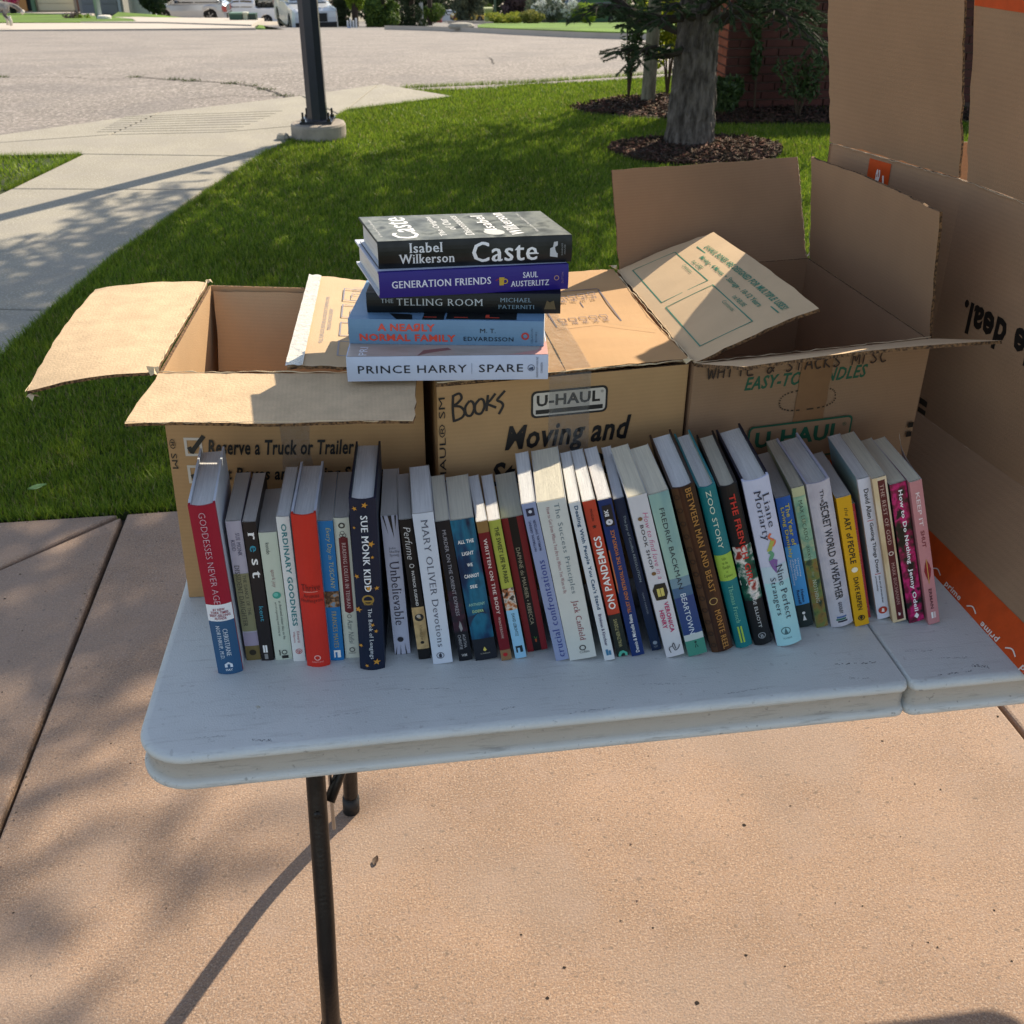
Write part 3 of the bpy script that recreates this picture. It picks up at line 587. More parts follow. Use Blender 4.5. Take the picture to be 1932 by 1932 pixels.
def carton_walls(parent, top, bot, mo, mi_, bulge, th=.0045, open_=True):
    """four walls: top / bot lists of 4 corners in order FL FR BR BL"""
    top = [V3(p) for p in top]; bot = [V3(p) for p in bot]; ct = sum(top, V3())/4; fns = []
    n, m = 8, 6; mb = MB(); outer = []
    for i in range(4):
        j = (i+1) % 4; fns.append(surf([bot[i], bot[j], top[j], top[i]], bulge[i]))
    for lev in range(m+1):
        t = lev/m; ring = []
        for i in range(4):
            for k in range(n): ring.append(fns[i](k/n, t))
        outer.append(ring)
    R = 4*n; inner = []
    for lev in range(m+1):
        c = sum(outer[lev], V3())/R; ring = []
        for idx, p in enumerate(outer[lev]):
            i = idx//n; k = idx % n
            d1 = (outer[lev][(idx+1) % R]-outer[lev][idx]); d0 = (outer[lev][idx]-outer[lev][idx-1])
            n1 = V3((-d1.y, d1.x, 0)).normalized(); n0 = V3((-d0.y, d0.x, 0)).normalized()
            nn = n1 if k else (n1+n0)
            ring.append(p+nn*th)
        inner.append(ring)
    vs = [tuple(p) for r in outer for p in r]+[tuple(p) for r in inner for p in r]; K = (m+1)*R
    fs = []; ms = []
    for lev in range(m):
        for i in range(R):
            a, b = lev*R+i, lev*R+(i+1) % R; c, d = b+R, a+R
            fs += [(a, b, c, d), (K+d, K+c, K+b, K+a)]; ms += [0, 1]
    for i in range(R):
        a, b = m*R+i, m*R+(i+1) % R; fs.append((a, b, K+b, K+a)); ms.append(2)
    b0 = len(vs); vs += [tuple(p+V3((0, 0, .001))) for p in (bot[0], bot[1], bot[2], bot[3])]; fs.append((b0, b0+1, b0+2, b0+3)); ms.append(1)
    mb.add(vs, fs, ms); mb.build('body', [mo, mi_, KE], parent); return fns
def loc(parent, pts):
    o = V3(parent.location); return [V3(p)-o for p in pts]
# ------------------------------------------------------------------ folding table
TB = empty('folding_table', (0, 0, 0), label='weathered white plastic folding table with a centre seam, carrying boxes and books', cat='table')
PL = mat('table_plastic', hx('d6dad8'), .5, bump=.25, bscale=450, col2=hx('cacecc'), vscale=5)
def dirty_shaded_plastic():
    m = PL; nt = m.node_tree; n = nt.nodes; l = nt.links; b = n['Principled BSDF']; base = b.inputs['Base Color'].links[0].from_socket
    tc = n.new('ShaderNodeTexCoord'); mp = n.new('ShaderNodeMapping'); mp.inputs['Scale'].default_value = (12, 110, 110); mp.inputs['Rotation'].default_value = (0, 0, .12)
    no = n.new('ShaderNodeTexNoise'); no.inputs['Scale'].default_value = 1.6; no.inputs['Detail'].default_value = 8; no.inputs['Roughness'].default_value = .7
    l.new(tc.outputs['Object'], mp.inputs[0]); l.new(mp.outputs[0], no.inputs[0])
    cr = n.new('ShaderNodeValToRGB'); cr.color_ramp.elements[0].position = .54; cr.color_ramp.elements[1].position = .70; l.new(no.outputs[0], cr.inputs[0])
    # wear collects along rim and apron: the height of the point decides
    sx = n.new('ShaderNodeSeparateXYZ'); l.new(tc.outputs['Object'], sx.inputs[0])
    mr = n.new('ShaderNodeMapRange'); mr.inputs[1].default_value = .7395; mr.inputs[2].default_value = .730; mr.inputs[3].default_value = .22; mr.inputs[4].default_value = .5; l.new(sx.outputs[2], mr.inputs[0])
    mu = n.new('ShaderNodeMath'); mu.operation = 'MULTIPLY'; l.new(cr.outputs[0], mu.inputs[0]); l.new(mr.outputs[0], mu.inputs[1])
    n2 = n.new('ShaderNodeTexNoise'); n2.inputs['Scale'].default_value = 120; n2.inputs['Detail'].default_value = 3; l.new(tc.outputs['Object'], n2.inputs[0])
    c2 = n.new('ShaderNodeValToRGB'); c2.color_ramp.elements[0].position = .66; c2.color_ramp.elements[1].position = .72; l.new(n2.outputs[0], c2.inputs[0])
    m3 = n.new('ShaderNodeMath'); m3.operation = 'MULTIPLY'; l.new(c2.outputs[0], m3.inputs[0]); l.new(mr.outputs[0], m3.inputs[1])
    ad = n.new('ShaderNodeMath'); ad.operation = 'MAXIMUM'; l.new(mu.outputs[0], ad.inputs[0]); l.new(m3.outputs[0], ad.inputs[1])
    mx = n.new('ShaderNodeMix'); mx.data_type = 'RGBA'; mx.inputs[7].default_value = (.13, .12, .105, 1); l.new(ad.outputs[0], mx.inputs[0])
    m4 = n.new('ShaderNodeMapRange'); m4.inputs[1].default_value = .7305; m4.inputs[2].default_value = .7265; m4.inputs[3].default_value = 0; m4.inputs[4].default_value = .8; l.new(sx.outputs[2], m4.inputs[0])  # recessed apron band tinted darker beige: its shading is put into the colour
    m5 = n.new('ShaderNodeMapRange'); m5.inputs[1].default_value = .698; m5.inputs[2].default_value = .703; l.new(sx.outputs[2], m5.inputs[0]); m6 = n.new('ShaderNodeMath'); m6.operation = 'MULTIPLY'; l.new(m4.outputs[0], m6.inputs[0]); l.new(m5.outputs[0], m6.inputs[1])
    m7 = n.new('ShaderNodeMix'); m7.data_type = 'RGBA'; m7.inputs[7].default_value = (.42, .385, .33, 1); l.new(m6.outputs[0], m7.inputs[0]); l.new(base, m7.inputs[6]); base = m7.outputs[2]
    l.new(base, mx.inputs[6]); l.new(mx.outputs[2], b.inputs['Base Color'])
dirty_shaded_plastic()
def tabletop(x0, x1, y0, y1, r):   # r = corner radii FL FR BR BL
    out = []
    for (cx, cy, rr, a0) in ((x0, y0, r[0], 180), (x1, y0, r[1], 270), (x1, y1, r[2], 0), (x0, y1, r[3], 90)):
        sx = 1 if cx == x0 else -1; sy = 1 if cy == y0 else -1; k = 10 if rr > .02 else 3
        for i in range(k+1):
            a = math.radians(a0+90*i/k); out.append((cx+sx*rr+rr*math.cos(a), cy+sy*rr+rr*math.sin(a), math.cos(a), math.sin(a)))
    # refine long edges
    pts = []
    for i, p in enumerate(out):
        q = out[(i+1) % len(out)]; d = math.hypot(q[0]-p[0], q[1]-p[1]); n = max(1, int(d/.05))
        for k in range(n): t = k/n; pts.append(tuple(p[c]*(1-t)+q[c]*t for c in range(4)))
    prof = [(-.010, .7400), (-.004, .7388), (-.001, .7362), (0, .7325), (-.0008, .7285), (-.0045, .7265), (-.0062, .7235), (-.0060, .7050), (-.0035, .7015), (-.0005, .6990), (.0010, .6955), (.0008, .6910), (-.0015, .6885), (-.005, .6880), (-.008, .693), (-.009, .712)]
    def w(x, y):   # the panels have sagged and shifted a little out of square
        k = x/.93; X = x+.010*k-.017*max(0, 1-k)*max(0, 1-y/.36); return X, y+(-.005+.012*k)*max(0, 1-y/.5)
    n = len(pts); mb = MB(); sk = lambda x, nx: .35 if abs(x-.931) < .004 and abs(nx) > .9 else 1
    vs = [(*w(x+nx*o*sk(x, nx), y+ny*o), z) for o, z in prof for x, y, nx, ny in pts]
    fs = [(j*n+i, (j+1)*n+i, (j+1)*n+(i+1) % n, j*n+(i+1) % n) for j in range(len(prof)-1) for i in range(n)]
    fs += [tuple(range(n)), tuple(reversed(range((len(prof)-1)*n, len(prof)*n)))]
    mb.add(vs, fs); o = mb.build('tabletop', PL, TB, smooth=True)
    o.data.polygons[len(fs)-1].use_smooth = False; o.data.polygons[len(fs)-2].use_smooth = False; return o
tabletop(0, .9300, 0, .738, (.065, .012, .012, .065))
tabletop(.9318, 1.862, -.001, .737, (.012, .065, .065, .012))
STL = mat('brown_steel', hx('3a302b'), .38, metal=.55, var=.25, vscale=40, bump=.2, bscale=200)
RUB = mat('black_rubber', hx('1b1a1a'), .6); ZNC = mat('zinc', hx('b9bcc0'), .3, metal=1)
def table_leg(P):
    """wishbone leg: straight foot, then bending towards its partner"""
    P = [V3(p) for p in P]; pts = [V3(p) for p in spline([tuple(p) for p in P], 6)]; mb = MB(); mb.tube([P[0]+V3((0, 0, .02))]+pts[2:], .0145, 16); lg = mb.build('leg', STL, TB, smooth=True)
    c = MB(); d = (pts[1]-pts[0]).normalized(); c.tube([P[0], P[0]+d*.038], .0168, 16); c.tube([P[0]+d*.038, P[0]+d*.040], .0155, 16); c.build('foot_cap', RUB, lg, smooth=True); return lg
L1 = table_leg([(.153, .130, 0), (.159, .133, .15), (.163, .168, .272), (.166, .228, .45), (.169, .245, .56), (.170, .25, .70)])
table_leg([(.187, .628, 0), (.195, .622, .17), (.199, .590, .27), (.205, .525, .42), (.208, .505, .56), (.210, .50, .70)])
b = MB(); b.lathe([(.006, 0), (.006, .003), (.003, .0045)], 10); bo = b.build('bolt', STL, L1); bo.location = (.1655, .205, .42); bo.rotation_euler = (math.radians(75), 0, 0)
b = MB(); b.tube([(.170, .24, .60), (.209, .50, .60)], .010, 12); b.build('crossbar', STL, TB, smooth=True)
b = MB(); b.tube([(.181, .245, .405), (.205, .285, .44), (.40, .40, .70)], .009, 12); b.build('folding_brace', STL, TB, smooth=True)
b = MB(); b.tube([(.182, .262, .33), (.190, .262, .66)], .0030, 8); b.build('locking_rod', ZNC, TB, smooth=True)
table_leg([(1.79, .130, 0), (1.784, .133, .15), (1.78, .168, .272), (1.777, .228, .45), (1.774, .245, .56), (1.773, .25, .70)])
table_leg([(1.78, .628, 0), (1.772, .622, .17), (1.768, .590, .27), (1.762, .525, .42), (1.76, .505, .56), (1.758, .50, .70)])
b = MB(); b.tube([(1.774, .24, .60), (1.759, .50, .60)], .010, 12); b.build('crossbar', STL, TB, smooth=True)
for y_ in (.04, .70): b = MB(); b.box(.12, 1.75, y_, y_+.01, .690, .712); b.build('frame_rail', STL, TB)
# ------------------------------------------------------------------ left open box
def B3(l): return [V3(p) for p in l]
zt = 1.065; zb = .741
LB = empty('cardboard_box', (0, 0, 0), label='open tan moving box at the left with flaps folded out and ticked checklist print', cat='box', group='moving boxes on the table')
lt = B3([(.015, .367, zt), (.356, .318, zt), (.3555, .66, zt), (.043, .730, zt)]); lb = B3([(.012, .329, zb), (.352, .305, zb), (.348, .645, zb), (.045, .715, zb)])
fn = carton_walls(LB, lt, lb, KO, KI, (.006, .002, .004, .004))
front = fn[0]
P = Print(lambda s, t, h: front(s, t, h), .345, .325)
WH = 'cfc4b4'; BK = '16120f'
for i, (t0, t1) in enumerate(((.655, .735), (.535, .615), (.415, .495))):
    P.frame(.065, .135, t0, t1, .011, WH)
    P.line(spline([(.082, t0+.04), (.092, t0+.018), (.10, t0+.03), (.145, t1+.008)], 4), .006, BK)
P.text('Reserve a Truck or Trailer', 'italic', 'H', .155, .725, .662, .728, BK)
P.text('Get Boxes and Moving Supplies', 'italic', 'H', .155, .86, .535, .608, BK)
P.text('Find Self-Storage', 'italic', 'H', .155, .56, .418, .487, BK)
P.text('\u00ae SM', 'sans', 'D', .008, .032, .60, .73, BK)
P.build('printed_lettering', LB)
tq = surf([front(.44, .46, .0012), front(.56, .46, .0012), front(.56, .999, .0012), front(.44, .999, .0012)], .0016)
mb = MB(); mb.add([tq(i/6, j/8) for j in range(9) for i in range(7)], [(j*7+i, j*7+i+1, (j+1)*7+i+1, (j+1)*7+i) for j in range(8) for i in range(6)]); mb.build('clear_tape', CT, LB, smooth=True)
def curl(a): return lambda s, t: a*(t*t)*math.sin(2.2*s+.4)
# left flap, folded out and hanging over the grass
board('side_flap', LB, B3([(.0100, .730+.012, zt+.002), (-.006, .371, zt+.002), (-.156, .380, 1.043), (-.134, .748, 1.058)]), KO, KI, wf=lambda s, t: -.012*math.sin(math.pi*t)*s, rag=.0022) if False else None
pf = board('side_flap', LB, B3([(.013, .367, zt+.004), (.041, .732, zt+.004), (-.134, .745, 1.060), (-.156, .378, 1.046)]), KI2, KO, wf=lambda s, t: .006*math.sin(math.pi*t)+.010*t*t*math.sin(3*s), rag=.0020, n=24, m=10)
pf = board('front_flap', LB, B3([(.350, .316, zt+.004), (.013, .364, zt+.004), (-.005, .231, 1.060), (.337, .184, 1.063)]), KO if False else KI2, KO, wf=lambda s, t: -(.002*math.sin(9*s)*t), rag=.0014, n=24, m=8) if False else board('front_flap', LB, B3([(-.005, .231, 1.060), (.337, .184, 1.063), (.350, .316, zt+.004), (.017, .362, zt+.004)]), KI2, KO, wf=lambda s, t: .0015*math.sin(9*s)*(1-t), rag=.0014, n=24, m=8)
board('back_flap', LB, B3([(.052, .640, .955), (.345, .585, .955), (.350, .650, zt-.006), (.052, .714, zt-.006)]), KI, KO, wf=lambda s, t: .004*math.sin(math.pi*s), rag=.0015, n=16)
tilt = board('inner_flap', LB, B3([(.183, .342, zt+.012), (.3545, .318, zt+.003), (.3540, .655, zt+.003), (.204, .712, zt+.014)]), KT, KI, wf=lambda s, t: .004*math.sin(math.pi*s), rag=.0018, n=16, m=16)
P = Print(tilt, .165, .35); IN = '8f8a92'
P.text('*FULL FLAP-LOCK FEATURE ALLOWS BOX TO REMAIN OPEN', 'sans', 'U', .20, .235, .22, .74, IN); P.text('MAKING PACKING EASIER*', 'sans', 'U', .25, .285, .36, .60, IN)
for t0 in (.10, .30, .50, .70):
    P.frame(.36, .70, t0, t0+.15, .006, IN, .013)
    P.frame(.44, .56, t0+.03, t0+.085, .004, IN, .008); P.line([(.44, t0+.085), (.50, t0+.12), (.62, t0+.12), (.56, t0+.085)], .0012, IN); P.line([(.62, t0+.12), (.62, t0+.06), (.56, t0+.03)], .0012, IN)
P.line([(.45, .86), (.80, .93)], .0015, IN); P.line([(.46, .845), (.81, .915)], .0015, IN)
P.build('printed_lettering', LB)
mb = MB(); mb.add([tilt(-.015+.13*i/4, j/16, .0012+.0018*math.sin(j*1.7+i)**2) for j in range(17) for i in range(5)], [(j*5+i, j*5+i+1, (j+1)*5+i+1, (j+1)*5+i) for j in range(16) for i in range(4)])
WT = mat('milky_tape', hx('d8d4c8'), .25, bump=1, bscale=80); mb.build('peeling_tape', WT, LB, smooth=True)
# ------------------------------------------------------------------ middle closed box
MBX = empty('cardboard_box', (0, 0, 0), label='closed tan moving box in the middle with BOOKS scrawled in marker', cat='box', group='moving boxes on the table')
mt = B3([(.371, .277, zt), (.708, .307, zt), (.690, .700, zt), (.362, .673, zt)]); mbt = B3([(.366, .270, zb), (.702, .297, zb), (.682, .695, zb), (.362, .663, zb)])
fn = carton_walls(MBX, mt, mbt, KO, KI, (.004, .002, .002, .002)); front = fn[0]
top = board('top_flap', MBX, B3([(.371, .2775, zt+.0045), (.5385, .292, zt+.0065), (.524, .688, zt+.0065), (.362, .6725, zt+.0045)]), KO, KI, rag=.0012, wf=lambda s, t: .002*math.sin(5*t))
top = board('top_flap', MBX, B3([(.5400, .2925, zt+.0065), (.7085, .3070, zt+.0045), (.6905, .7000, zt+.0045), (.5255, .6885, zt+.0065)]), KO, KI, rag=.0012, wf=lambda s, t: .003*math.sin(6*t+2*s))
whole = surf([V3((.371, .277, zt+.0065)), V3((.7085, .307, zt+.0065)), V3((.6905, .700, zt+.0065)), V3((.362, .673, zt+.0065))])
def wtop(s, t, h): 
    p = whole(s, t, 0); ss = (s-.5)*2
    if ss > 0: q = top(ss, t, h+.0002); return q
    return p+V3((0, 0, h+.003))
P = Print(wtop, .34, .39); IN = '5d5560'
P.rect(.555, .562, .38, .80, IN); P.rect(.855, .862, .43, .78, IN); P.rect(.56, .858, .785, .790, IN); P.rect(.735, .740, .60, .66, IN)
for k in range(5):
    s0 = .585+.048*k; t0 = .440+.006*k
    P.frame(s0, s0+.034, t0, t0+.036, .004, IN, .0035); P.text(('NXX', 'EEZ', 'LRX', 'SHC', 'SHE')[k], 'cond', 'R', s0+.003, s0+.028, t0-.040, t0-.012, IN)
for k in range(5):
    s0 = .60+.048*k; t0 = .685+.006*k
    P.frame(s0, s0+.034, t0, t0+.032, .004, IN, .0035); P.text(('BED', 'FAM', 'DIN', 'LIV', 'KIT')[k], 'cond', 'R', s0+.003, s0+.028, t0-.040, t0-.012, IN)
P.line([(.56, .36), (.75, .40), (.83, .355), (.97, .29)], .0012, '9a7a50')
P.build('printed_lettering', MBX)
P = Print(lambda s, t, h: front(s, t, h), .338, .325)
w_ = .0034; MK = '1d1719'
for st in ([(.062, .960), (.060, .90), (.064, .845)], [(.058, .955), (.085, .965), (.094, .945), (.078, .925), (.064, .915), (.090, .908), (.105, .885), (.095, .862), (.066, .850)],
           [(.125, .93), (.108, .905), (.112, .872), (.130, .868), (.142, .895), (.138, .922), (.125, .93)], [(.165, .935), (.146, .91), (.148, .878), (.168, .872), (.182, .90), (.178, .928), (.165, .935)],
           [(.196, .948), (.192, .91), (.190, .880)], [(.225, .952), (.205, .925), (.192, .912), (.212, .900), (.228, .892)], [(.262, .960), (.240, .935), (.232, .922), (.248, .912), (.254, .895), (.238, .862)]):
    P.line(spline(st, 5), w_, MK)
LG = '1b1715'
def rrect(P, s0, s1, t0, t1, r, c, sx, sy):
    pts = []
    for cx, cy, a0 in ((s1-r/sx, t1-r/sy, 0), (s0+r/sx, t1-r/sy, 90), (s0+r/sx, t0+r/sy, 180), (s1-r/sx, t0+r/sy, 270)):
        pts += [(cx+r/sx*math.cos(math.radians(a0+90*k/4)), cy+r/sy*math.sin(math.radians(a0+90*k/4))) for k in range(5)]
    P.poly(pts, c)
def haul(P, s0, s1, t0, t1, c, bgc, sx, sy, bar=True):
    w = s1-s0; h = t1-t0
    rrect(P, s0, s1, t0, t1, .007, c, sx, sy); rrect(P, s0+.0028/sx, s1-.0028/sx, t0+.0028/sy, t1-.0028/sy, .0055, bgc, sx, sy)
    P.text('U-HAUL', 'black', 'H', s0+.07*w, s0+.90*w, t0+.42*h, t0+.84*h, c)
    P.text('\u00ae', 'sans', 'H', s0+.905*w, s0+.945*w, t0+.74*h, t0+.84*h, c)
    if bar: P.rect(s0+.06*w, s0+.94*w, t0+.14*h, t0+.30*h, c)
haul(P, .365, .672, .830, .945, LG, 'c9bfb0', .338, .325)
P.text('Moving and', 'italic', 'H', .262, .775, .668, .806, LG); P.text('Storage Box', 'italic', 'H', .205, .80, .510, .650, LG)
P.text('U-HAUL\u00ae SM', 'sans', 'U', .004, .030, .50, .955, LG)
P.build('printed_lettering', MBX)
tq = surf([front(.435, .60, .0012), front(.600, .60, .0012), front(.600, 1.0, .0012), front(.435, 1.0, .0012)])
mb = MB(); mb.add([tq(i/8, j/10, .0008*math.sin(i*2.1+j)+.0008) for j in range(11) for i in range(9)]+[wtop(.435+.165*i/8, .01+.98*j/10, .0012+.0006*math.sin(i*2+j)) for j in range(11) for i in range(9)],
  [(j*9+i, j*9+i+1, (j+1)*9+i+1, (j+1)*9+i) for j in range(21) if j != 21 for i in range(8)]); mb.build('clear_tape', CT, MBX, smooth=True)
# ------------------------------------------------------------------ right open box
RB = empty('cardboard_box', (0, 0, 0), label='open brown moving box on the right with green print and raised flaps', cat='box', group='moving boxes on the table')
rt = B3([(.7135, .300, zt), (1.068, .347, zt), (1.040, .738, zt), (.699, .706, zt)]); rb = B3([(.708, .292, zb), (1.058, .335, zb), (1.032, .730, zb), (.695, .700, zb)])
fn = carton_walls(RB, rt, rb, KB, KB, (.003, .002, .002, .002)); front = fn[0]
P = Print(lambda s, t, h: front(s, t, h), .36, .325); GR = '1f5a41'
P.text('EASY-TO-HANDLES', 'italic', 'H', .215, .735, .865, .925, GR)
n = 30
for cx in (.49,):
    pts = []
    for k in range(64):
        a = 2*math.pi*k/64; ex = .075*math.copysign(abs(math.cos(a))**.6, math.cos(a)); ey = .045*math.copysign(abs(math.sin(a))**.8, math.sin(a)); pts.append((cx+ex*1.6, .795+ey))
    for k in range(0, 64, 2): P.line([pts[k], pts[(k+1) % 64]], .0022, '40301f')
def wordstroke(P, strokes, x0, y0, sx, sy, wd, c):
    for st in strokes: P.line(spline([(x0+a*sx, y0+b*sy) for a, b in st], 4), wd, c)
HW = {'W': [[(0,1),(.2,0),(.45,.8),(.7,0),(.95,1)]], 'H': [[(.1,1),(.05,0)],[(.05,.5),(.75,.55)],[(.8,1),(.72,0)]], 'I': [[(.3,1),(.25,0)]], 'T': [[(0,.95),(.9,1)],[(.45,1),(.4,0)]], 'E': [[(.75,.98),(.1,.95),(.08,.05),(.8,.02)],[(.1,.5),(.65,.52)]], 'S': [[(.8,.9),(.4,1),(.15,.8),(.5,.5),(.75,.25),(.4,0),(.05,.1)]], 'K': [[(.1,1),(.08,0)],[(.75,1),(.12,.5),(.8,0)]], 'C': [[(.85,.85),(.4,1),(.08,.5),(.4,0),(.85,.12)]], 'M': [[(.05,0),(.15,1),(.5,.3),(.85,1),(.95,0)]], 'A': [[(.05,0),(.5,1),(.95,0)],[(.2,.4),(.8,.42)]], '&': [[(.9,.1),(.3,.8),(.5,1),(.6,.75),(.1,.25),(.4,0),(.9,.5)]], ' ': []}
x = .055
for ch in 'WHITE & STACKS MISC':
    wordstroke(P, HW.get(ch, []), x, .938-.01*x, .034, .050, .0022, '33221c'); x += .040
haul(P, .25, .70, .52, .70, GR, hx and '9f7d5e', .36, .325, bar=False)
P.rect(.25, .70, .462, .492, 'c4531d'); P.rect(.25, .70, .430, .452, GR)
P.rect(.965, .99, .60, .625, BK); P.rect(.965, .99, .555, .58, BK)
P.build('printed_lettering', RB)
tq = surf([front(.435, .58, .0018), front(.565, .575, .0018), front(.580, .999, .0018), front(.445, .999, .0018)])
mb = MB(); mb.add([tq(i/8+(.02*math.sin(j*3+i) if i in (0, 8) else 0), j/8-(.02*(i % 2) if j == 0 else 0)) for j in range(9) for i in range(9)], [(j*9+i, j*9+i+1, (j+1)*9+i+1, (j+1)*9+i) for j in range(8) for i in range(8)]); mb.build('paper_tape', BRT, RB)
lf = board('side_flap', RB, B3([(.699, .704, zt+.003), (.7135, .302, zt+.003), (.876, .303, 1.136), (.852, .694, 1.131)]), KT, KB, rag=.0014, n=18, wf=lambda s, t: .003*math.sin(math.pi*t)+.004*t*math.sin(4*s)) if False else board('side_flap', RB, B3([(.7135, .302, zt+.003), (.876, .303, 1.136), (.852, .694, 1.131), (.699, .704, zt+.003)]), KT, KB, rag=.0014, n=12, m=20, wf=lambda s, t: .003*math.sin(math.pi*s)+.004*s*math.sin(4*t))
# print frame: a runs along the hinge from near (0) to far (1); b from hinge (0) to outer edge (1)
P = Print(lambda a, b, h: lf(b, a, h), .395, .175); GR2 = '2f7d63'
for a0, a1 in ((.53, .935), (.085, .48)):
    P.frame(a0, a1, .115, .56, .010, GR2, .0045)
P.rect(.07, .90, .745, .757, GR2)
P.text('U-HAUL BOXES ARE DESIGNED FOR MULTIPLE USES!', 'bold', 'M', .075, .865, .785, .845, GR2); P.text('Moving - 4 Moves  \u2022  Storage - 10-12 Years', 'cond', 'M', .165, .775, .655, .720, GR2)
for a0 in (.66, .21): P.text('1st USE' if a0 > .5 else '1st REUSE', 'cond', 'M', a0, a0+.105, .585, .625, GR2); P.text('Contents:', 'sans', 'M', a0, a0+.105, .495, .53, GR2)
P.build('printed_lettering', RB)
board('back_flap', RB, B3([(.703, .7035, zt-.006), (1.037, .7345, zt-.006), (1.028, .816, 1.216), (.692, .737, 1.222)]), KB, KB, rag=.0014, n=18, wf=lambda s, t: .006*math.sin(math.pi*s)*t)
board('side_flap', RB, B3([(1.0395, .731, zt-.004), (1.0665, .350, zt-.004), (1.042, .346, 1.243), (1.019, .735, 1.232)]), KB, KB, rag=.0016, n=20, wf=lambda s, t: -.010*math.sin(math.pi*s)*t)
board('front_flap', RB, B3([(.731, .161, 1.120), (1.085, .212, 1.115), (1.066, .345, zt+.003), (.7155, .300, zt+.003)]), KT, KB, rag=.0012, n=26, wf=lambda s, t: .004*math.sin(math.pi*s)*(1-t))
# ------------------------------------------------------------------ big carton
BC = empty('large_carton', (0, 0, 0), label='tall open brown carton standing upside down at the right edge, orange tape along its foot', cat='carton')
cor = V3((1.157, .502, 0)); dB = V3((.13, -.991, 0)).normalized(); dA = V3((-.311, .95, 0)).normalized(); LBn, LAn = .53, .292; zc, zl = 1.245, .878
up = lambda p, z: V3((p.x, p.y, z))
c1 = cor+dB*LBn; a1 = cor+dA*LAn; c2 = c1+V3((.34, .05, 0)); 
fB = board('side_panel', BC, [up(cor, zl), up(c1, zl), up(c1, zc), up(cor, zc)], KC, KC, rag=0, n=24, wf=lambda s, t: .0015*math.sin(7*s)*math.sin(math.pi*t))
fA = board('side_panel', BC, [up(a1, zl), up(cor, zl), up(cor, zc), up(a1, zc)], KC, KC, rag=0, n=16)
a2 = a1+V3((.42, -.04, 0)); board('side_panel', BC, [up(a2, zl), up(a1, zl), up(a1, zc), up(a2, zc)], KC, KC, rag=0)
board('side_panel', BC, [up(c1, zl), up(c2, zl), up(c2, zc), up(c1, zc)], KC, KC, rag=0)
# upper flaps
fa2 = board('upper_flap', BC, [up(a1, zc)+V3((0, 0, .002)), up(cor, zc)+V3((0, .008, .002))+dA*.004, V3((1.098, .489, 1.484))+V3((-.005, -.001, .024)), V3((1.024, .766, 1.462))+V3((-.008, -.002, .045))], KC, KC, rag=.0018, n=22, m=20, wf=lambda s, t: .004*math.sin(math.pi*s)*t)
fb2 = board('upper_flap', BC, [up(cor, zc)+dB*.006+V3((0, 0, .002)), up(c1, zc)+V3((0, 0, .002)), up(c1, zc)+V3((-.052, .0, .258)), up(cor, zc)+dB*.012+V3((-.052, -.007, .258))], KC, KC, rag=.0014, n=24, m=12, wf=lambda s, t: 0)
board('upper_flap', BC, [up(c1, zc)+V3((.004, 0, .002)), up(c2, zc)+V3((0, 0, .002)), up(c2, zc)+V3((0, -.03, .262)), up(c1, zc)+V3((.004, -.03, .262))], KC, KC, rag=.0014)
# lower flaps splayed on the table
fl = board('lower_flap', BC, [V3((1.081, .455, .7412)), V3((1.0945, -.03, .7412)), up(c1, zl+.0015), up(cor, zl+.0015)], KC, KC, rag=.0004, n=20, wf=lambda s, t: .004*math.sin(math.pi*t)) 
board('lower_flap', BC, [V3((a1.x-.01, a1.y, .746)), V3((1.095, .50, .746)), up(cor, zl)-V3((0, 0, .002)), up(a1, zl)-V3((0, 0, .002))], KC, KC, rag=.0008) if False else board('lower_flap', BC, [up(a1, .746)+V3((.004, 0, 0)), up(cor, .746)+V3((.004, 0, 0)), up(cor, zl)-V3((0, 0, .002)), up(a1, zl)-V3((0, 0, .002))], KC, KC, rag=.0008)
board('lower_flap', BC, [up(a2, .746), up(a1, .746), up(a1, zl)-V3((0, 0, .002)), up(a2, zl)-V3((0, 0, .002))], KC, KC, rag=.0008)
board('lower_flap', BC, [up(c1, .746)+V3((.004, 0, 0)), up(c2, .746), up(c2, zl)-V3((0, 0, .002)), up(c1, zl)-V3((0, 0, .002))], KC, KC, rag=.0008)
P = Print(fB, LBn, zc-zl)
s_ = lambda d: d/LBn; t_ = lambda z: (z-zl)/(zc-zl)
P.text('a little deal.', 'black', 'R', s_(.060), s_(.315), t_(1.040), t_(1.088), '1b1816')
P.rect(s_(.002), s_(.022), t_(.895), t_(.905), '1b1816'); P.rect(s_(.002), s_(.022), t_(.881), t_(.889), '1b1816')
P.build('printed_lettering', BC)
cr = mat('crease_fuzz', hx('bfa588'), .9, bump=1, bscale=200)
for f_, tt, off in ((fB, 1.0, .0016), (fB, 0.0, .0006), (fA, 1.0, .0016)):
    mb = MB(); n = 40; P0 = [f_(i/n, tt, off)+V3((0, 0, random.uniform(-.0012, .0012))) for i in range(n+1)]; mb.tube(P0, [random.uniform(.0003, .0010)*(1 if tt else .7) for _ in P0], 5); mb.build('crease', cr, BC)
tp = MB()
def strip(f_, s0, s1, t0, t1, h, n=20, m=2): 
    tp.add([f_(s0+(s1-s0)*i/n, t0+(t1-t0)*j/m, h) for j in range(m+1) for i in range(n+1)], [(j*(n+1)+i, j*(n+1)+i+1, (j+1)*(n+1)+i+1, (j+1)*(n+1)+i) for j in range(m) for i in range(n)])
strip(fl, .0, 1, -.01, .235, .0007, 24); tp.build('orange_tape', ORG, BC)
tp = MB(); strip(fb2, .0, 1, .90, 1.01, .0007, 24); tp.build('orange_tape', ORG, BC)
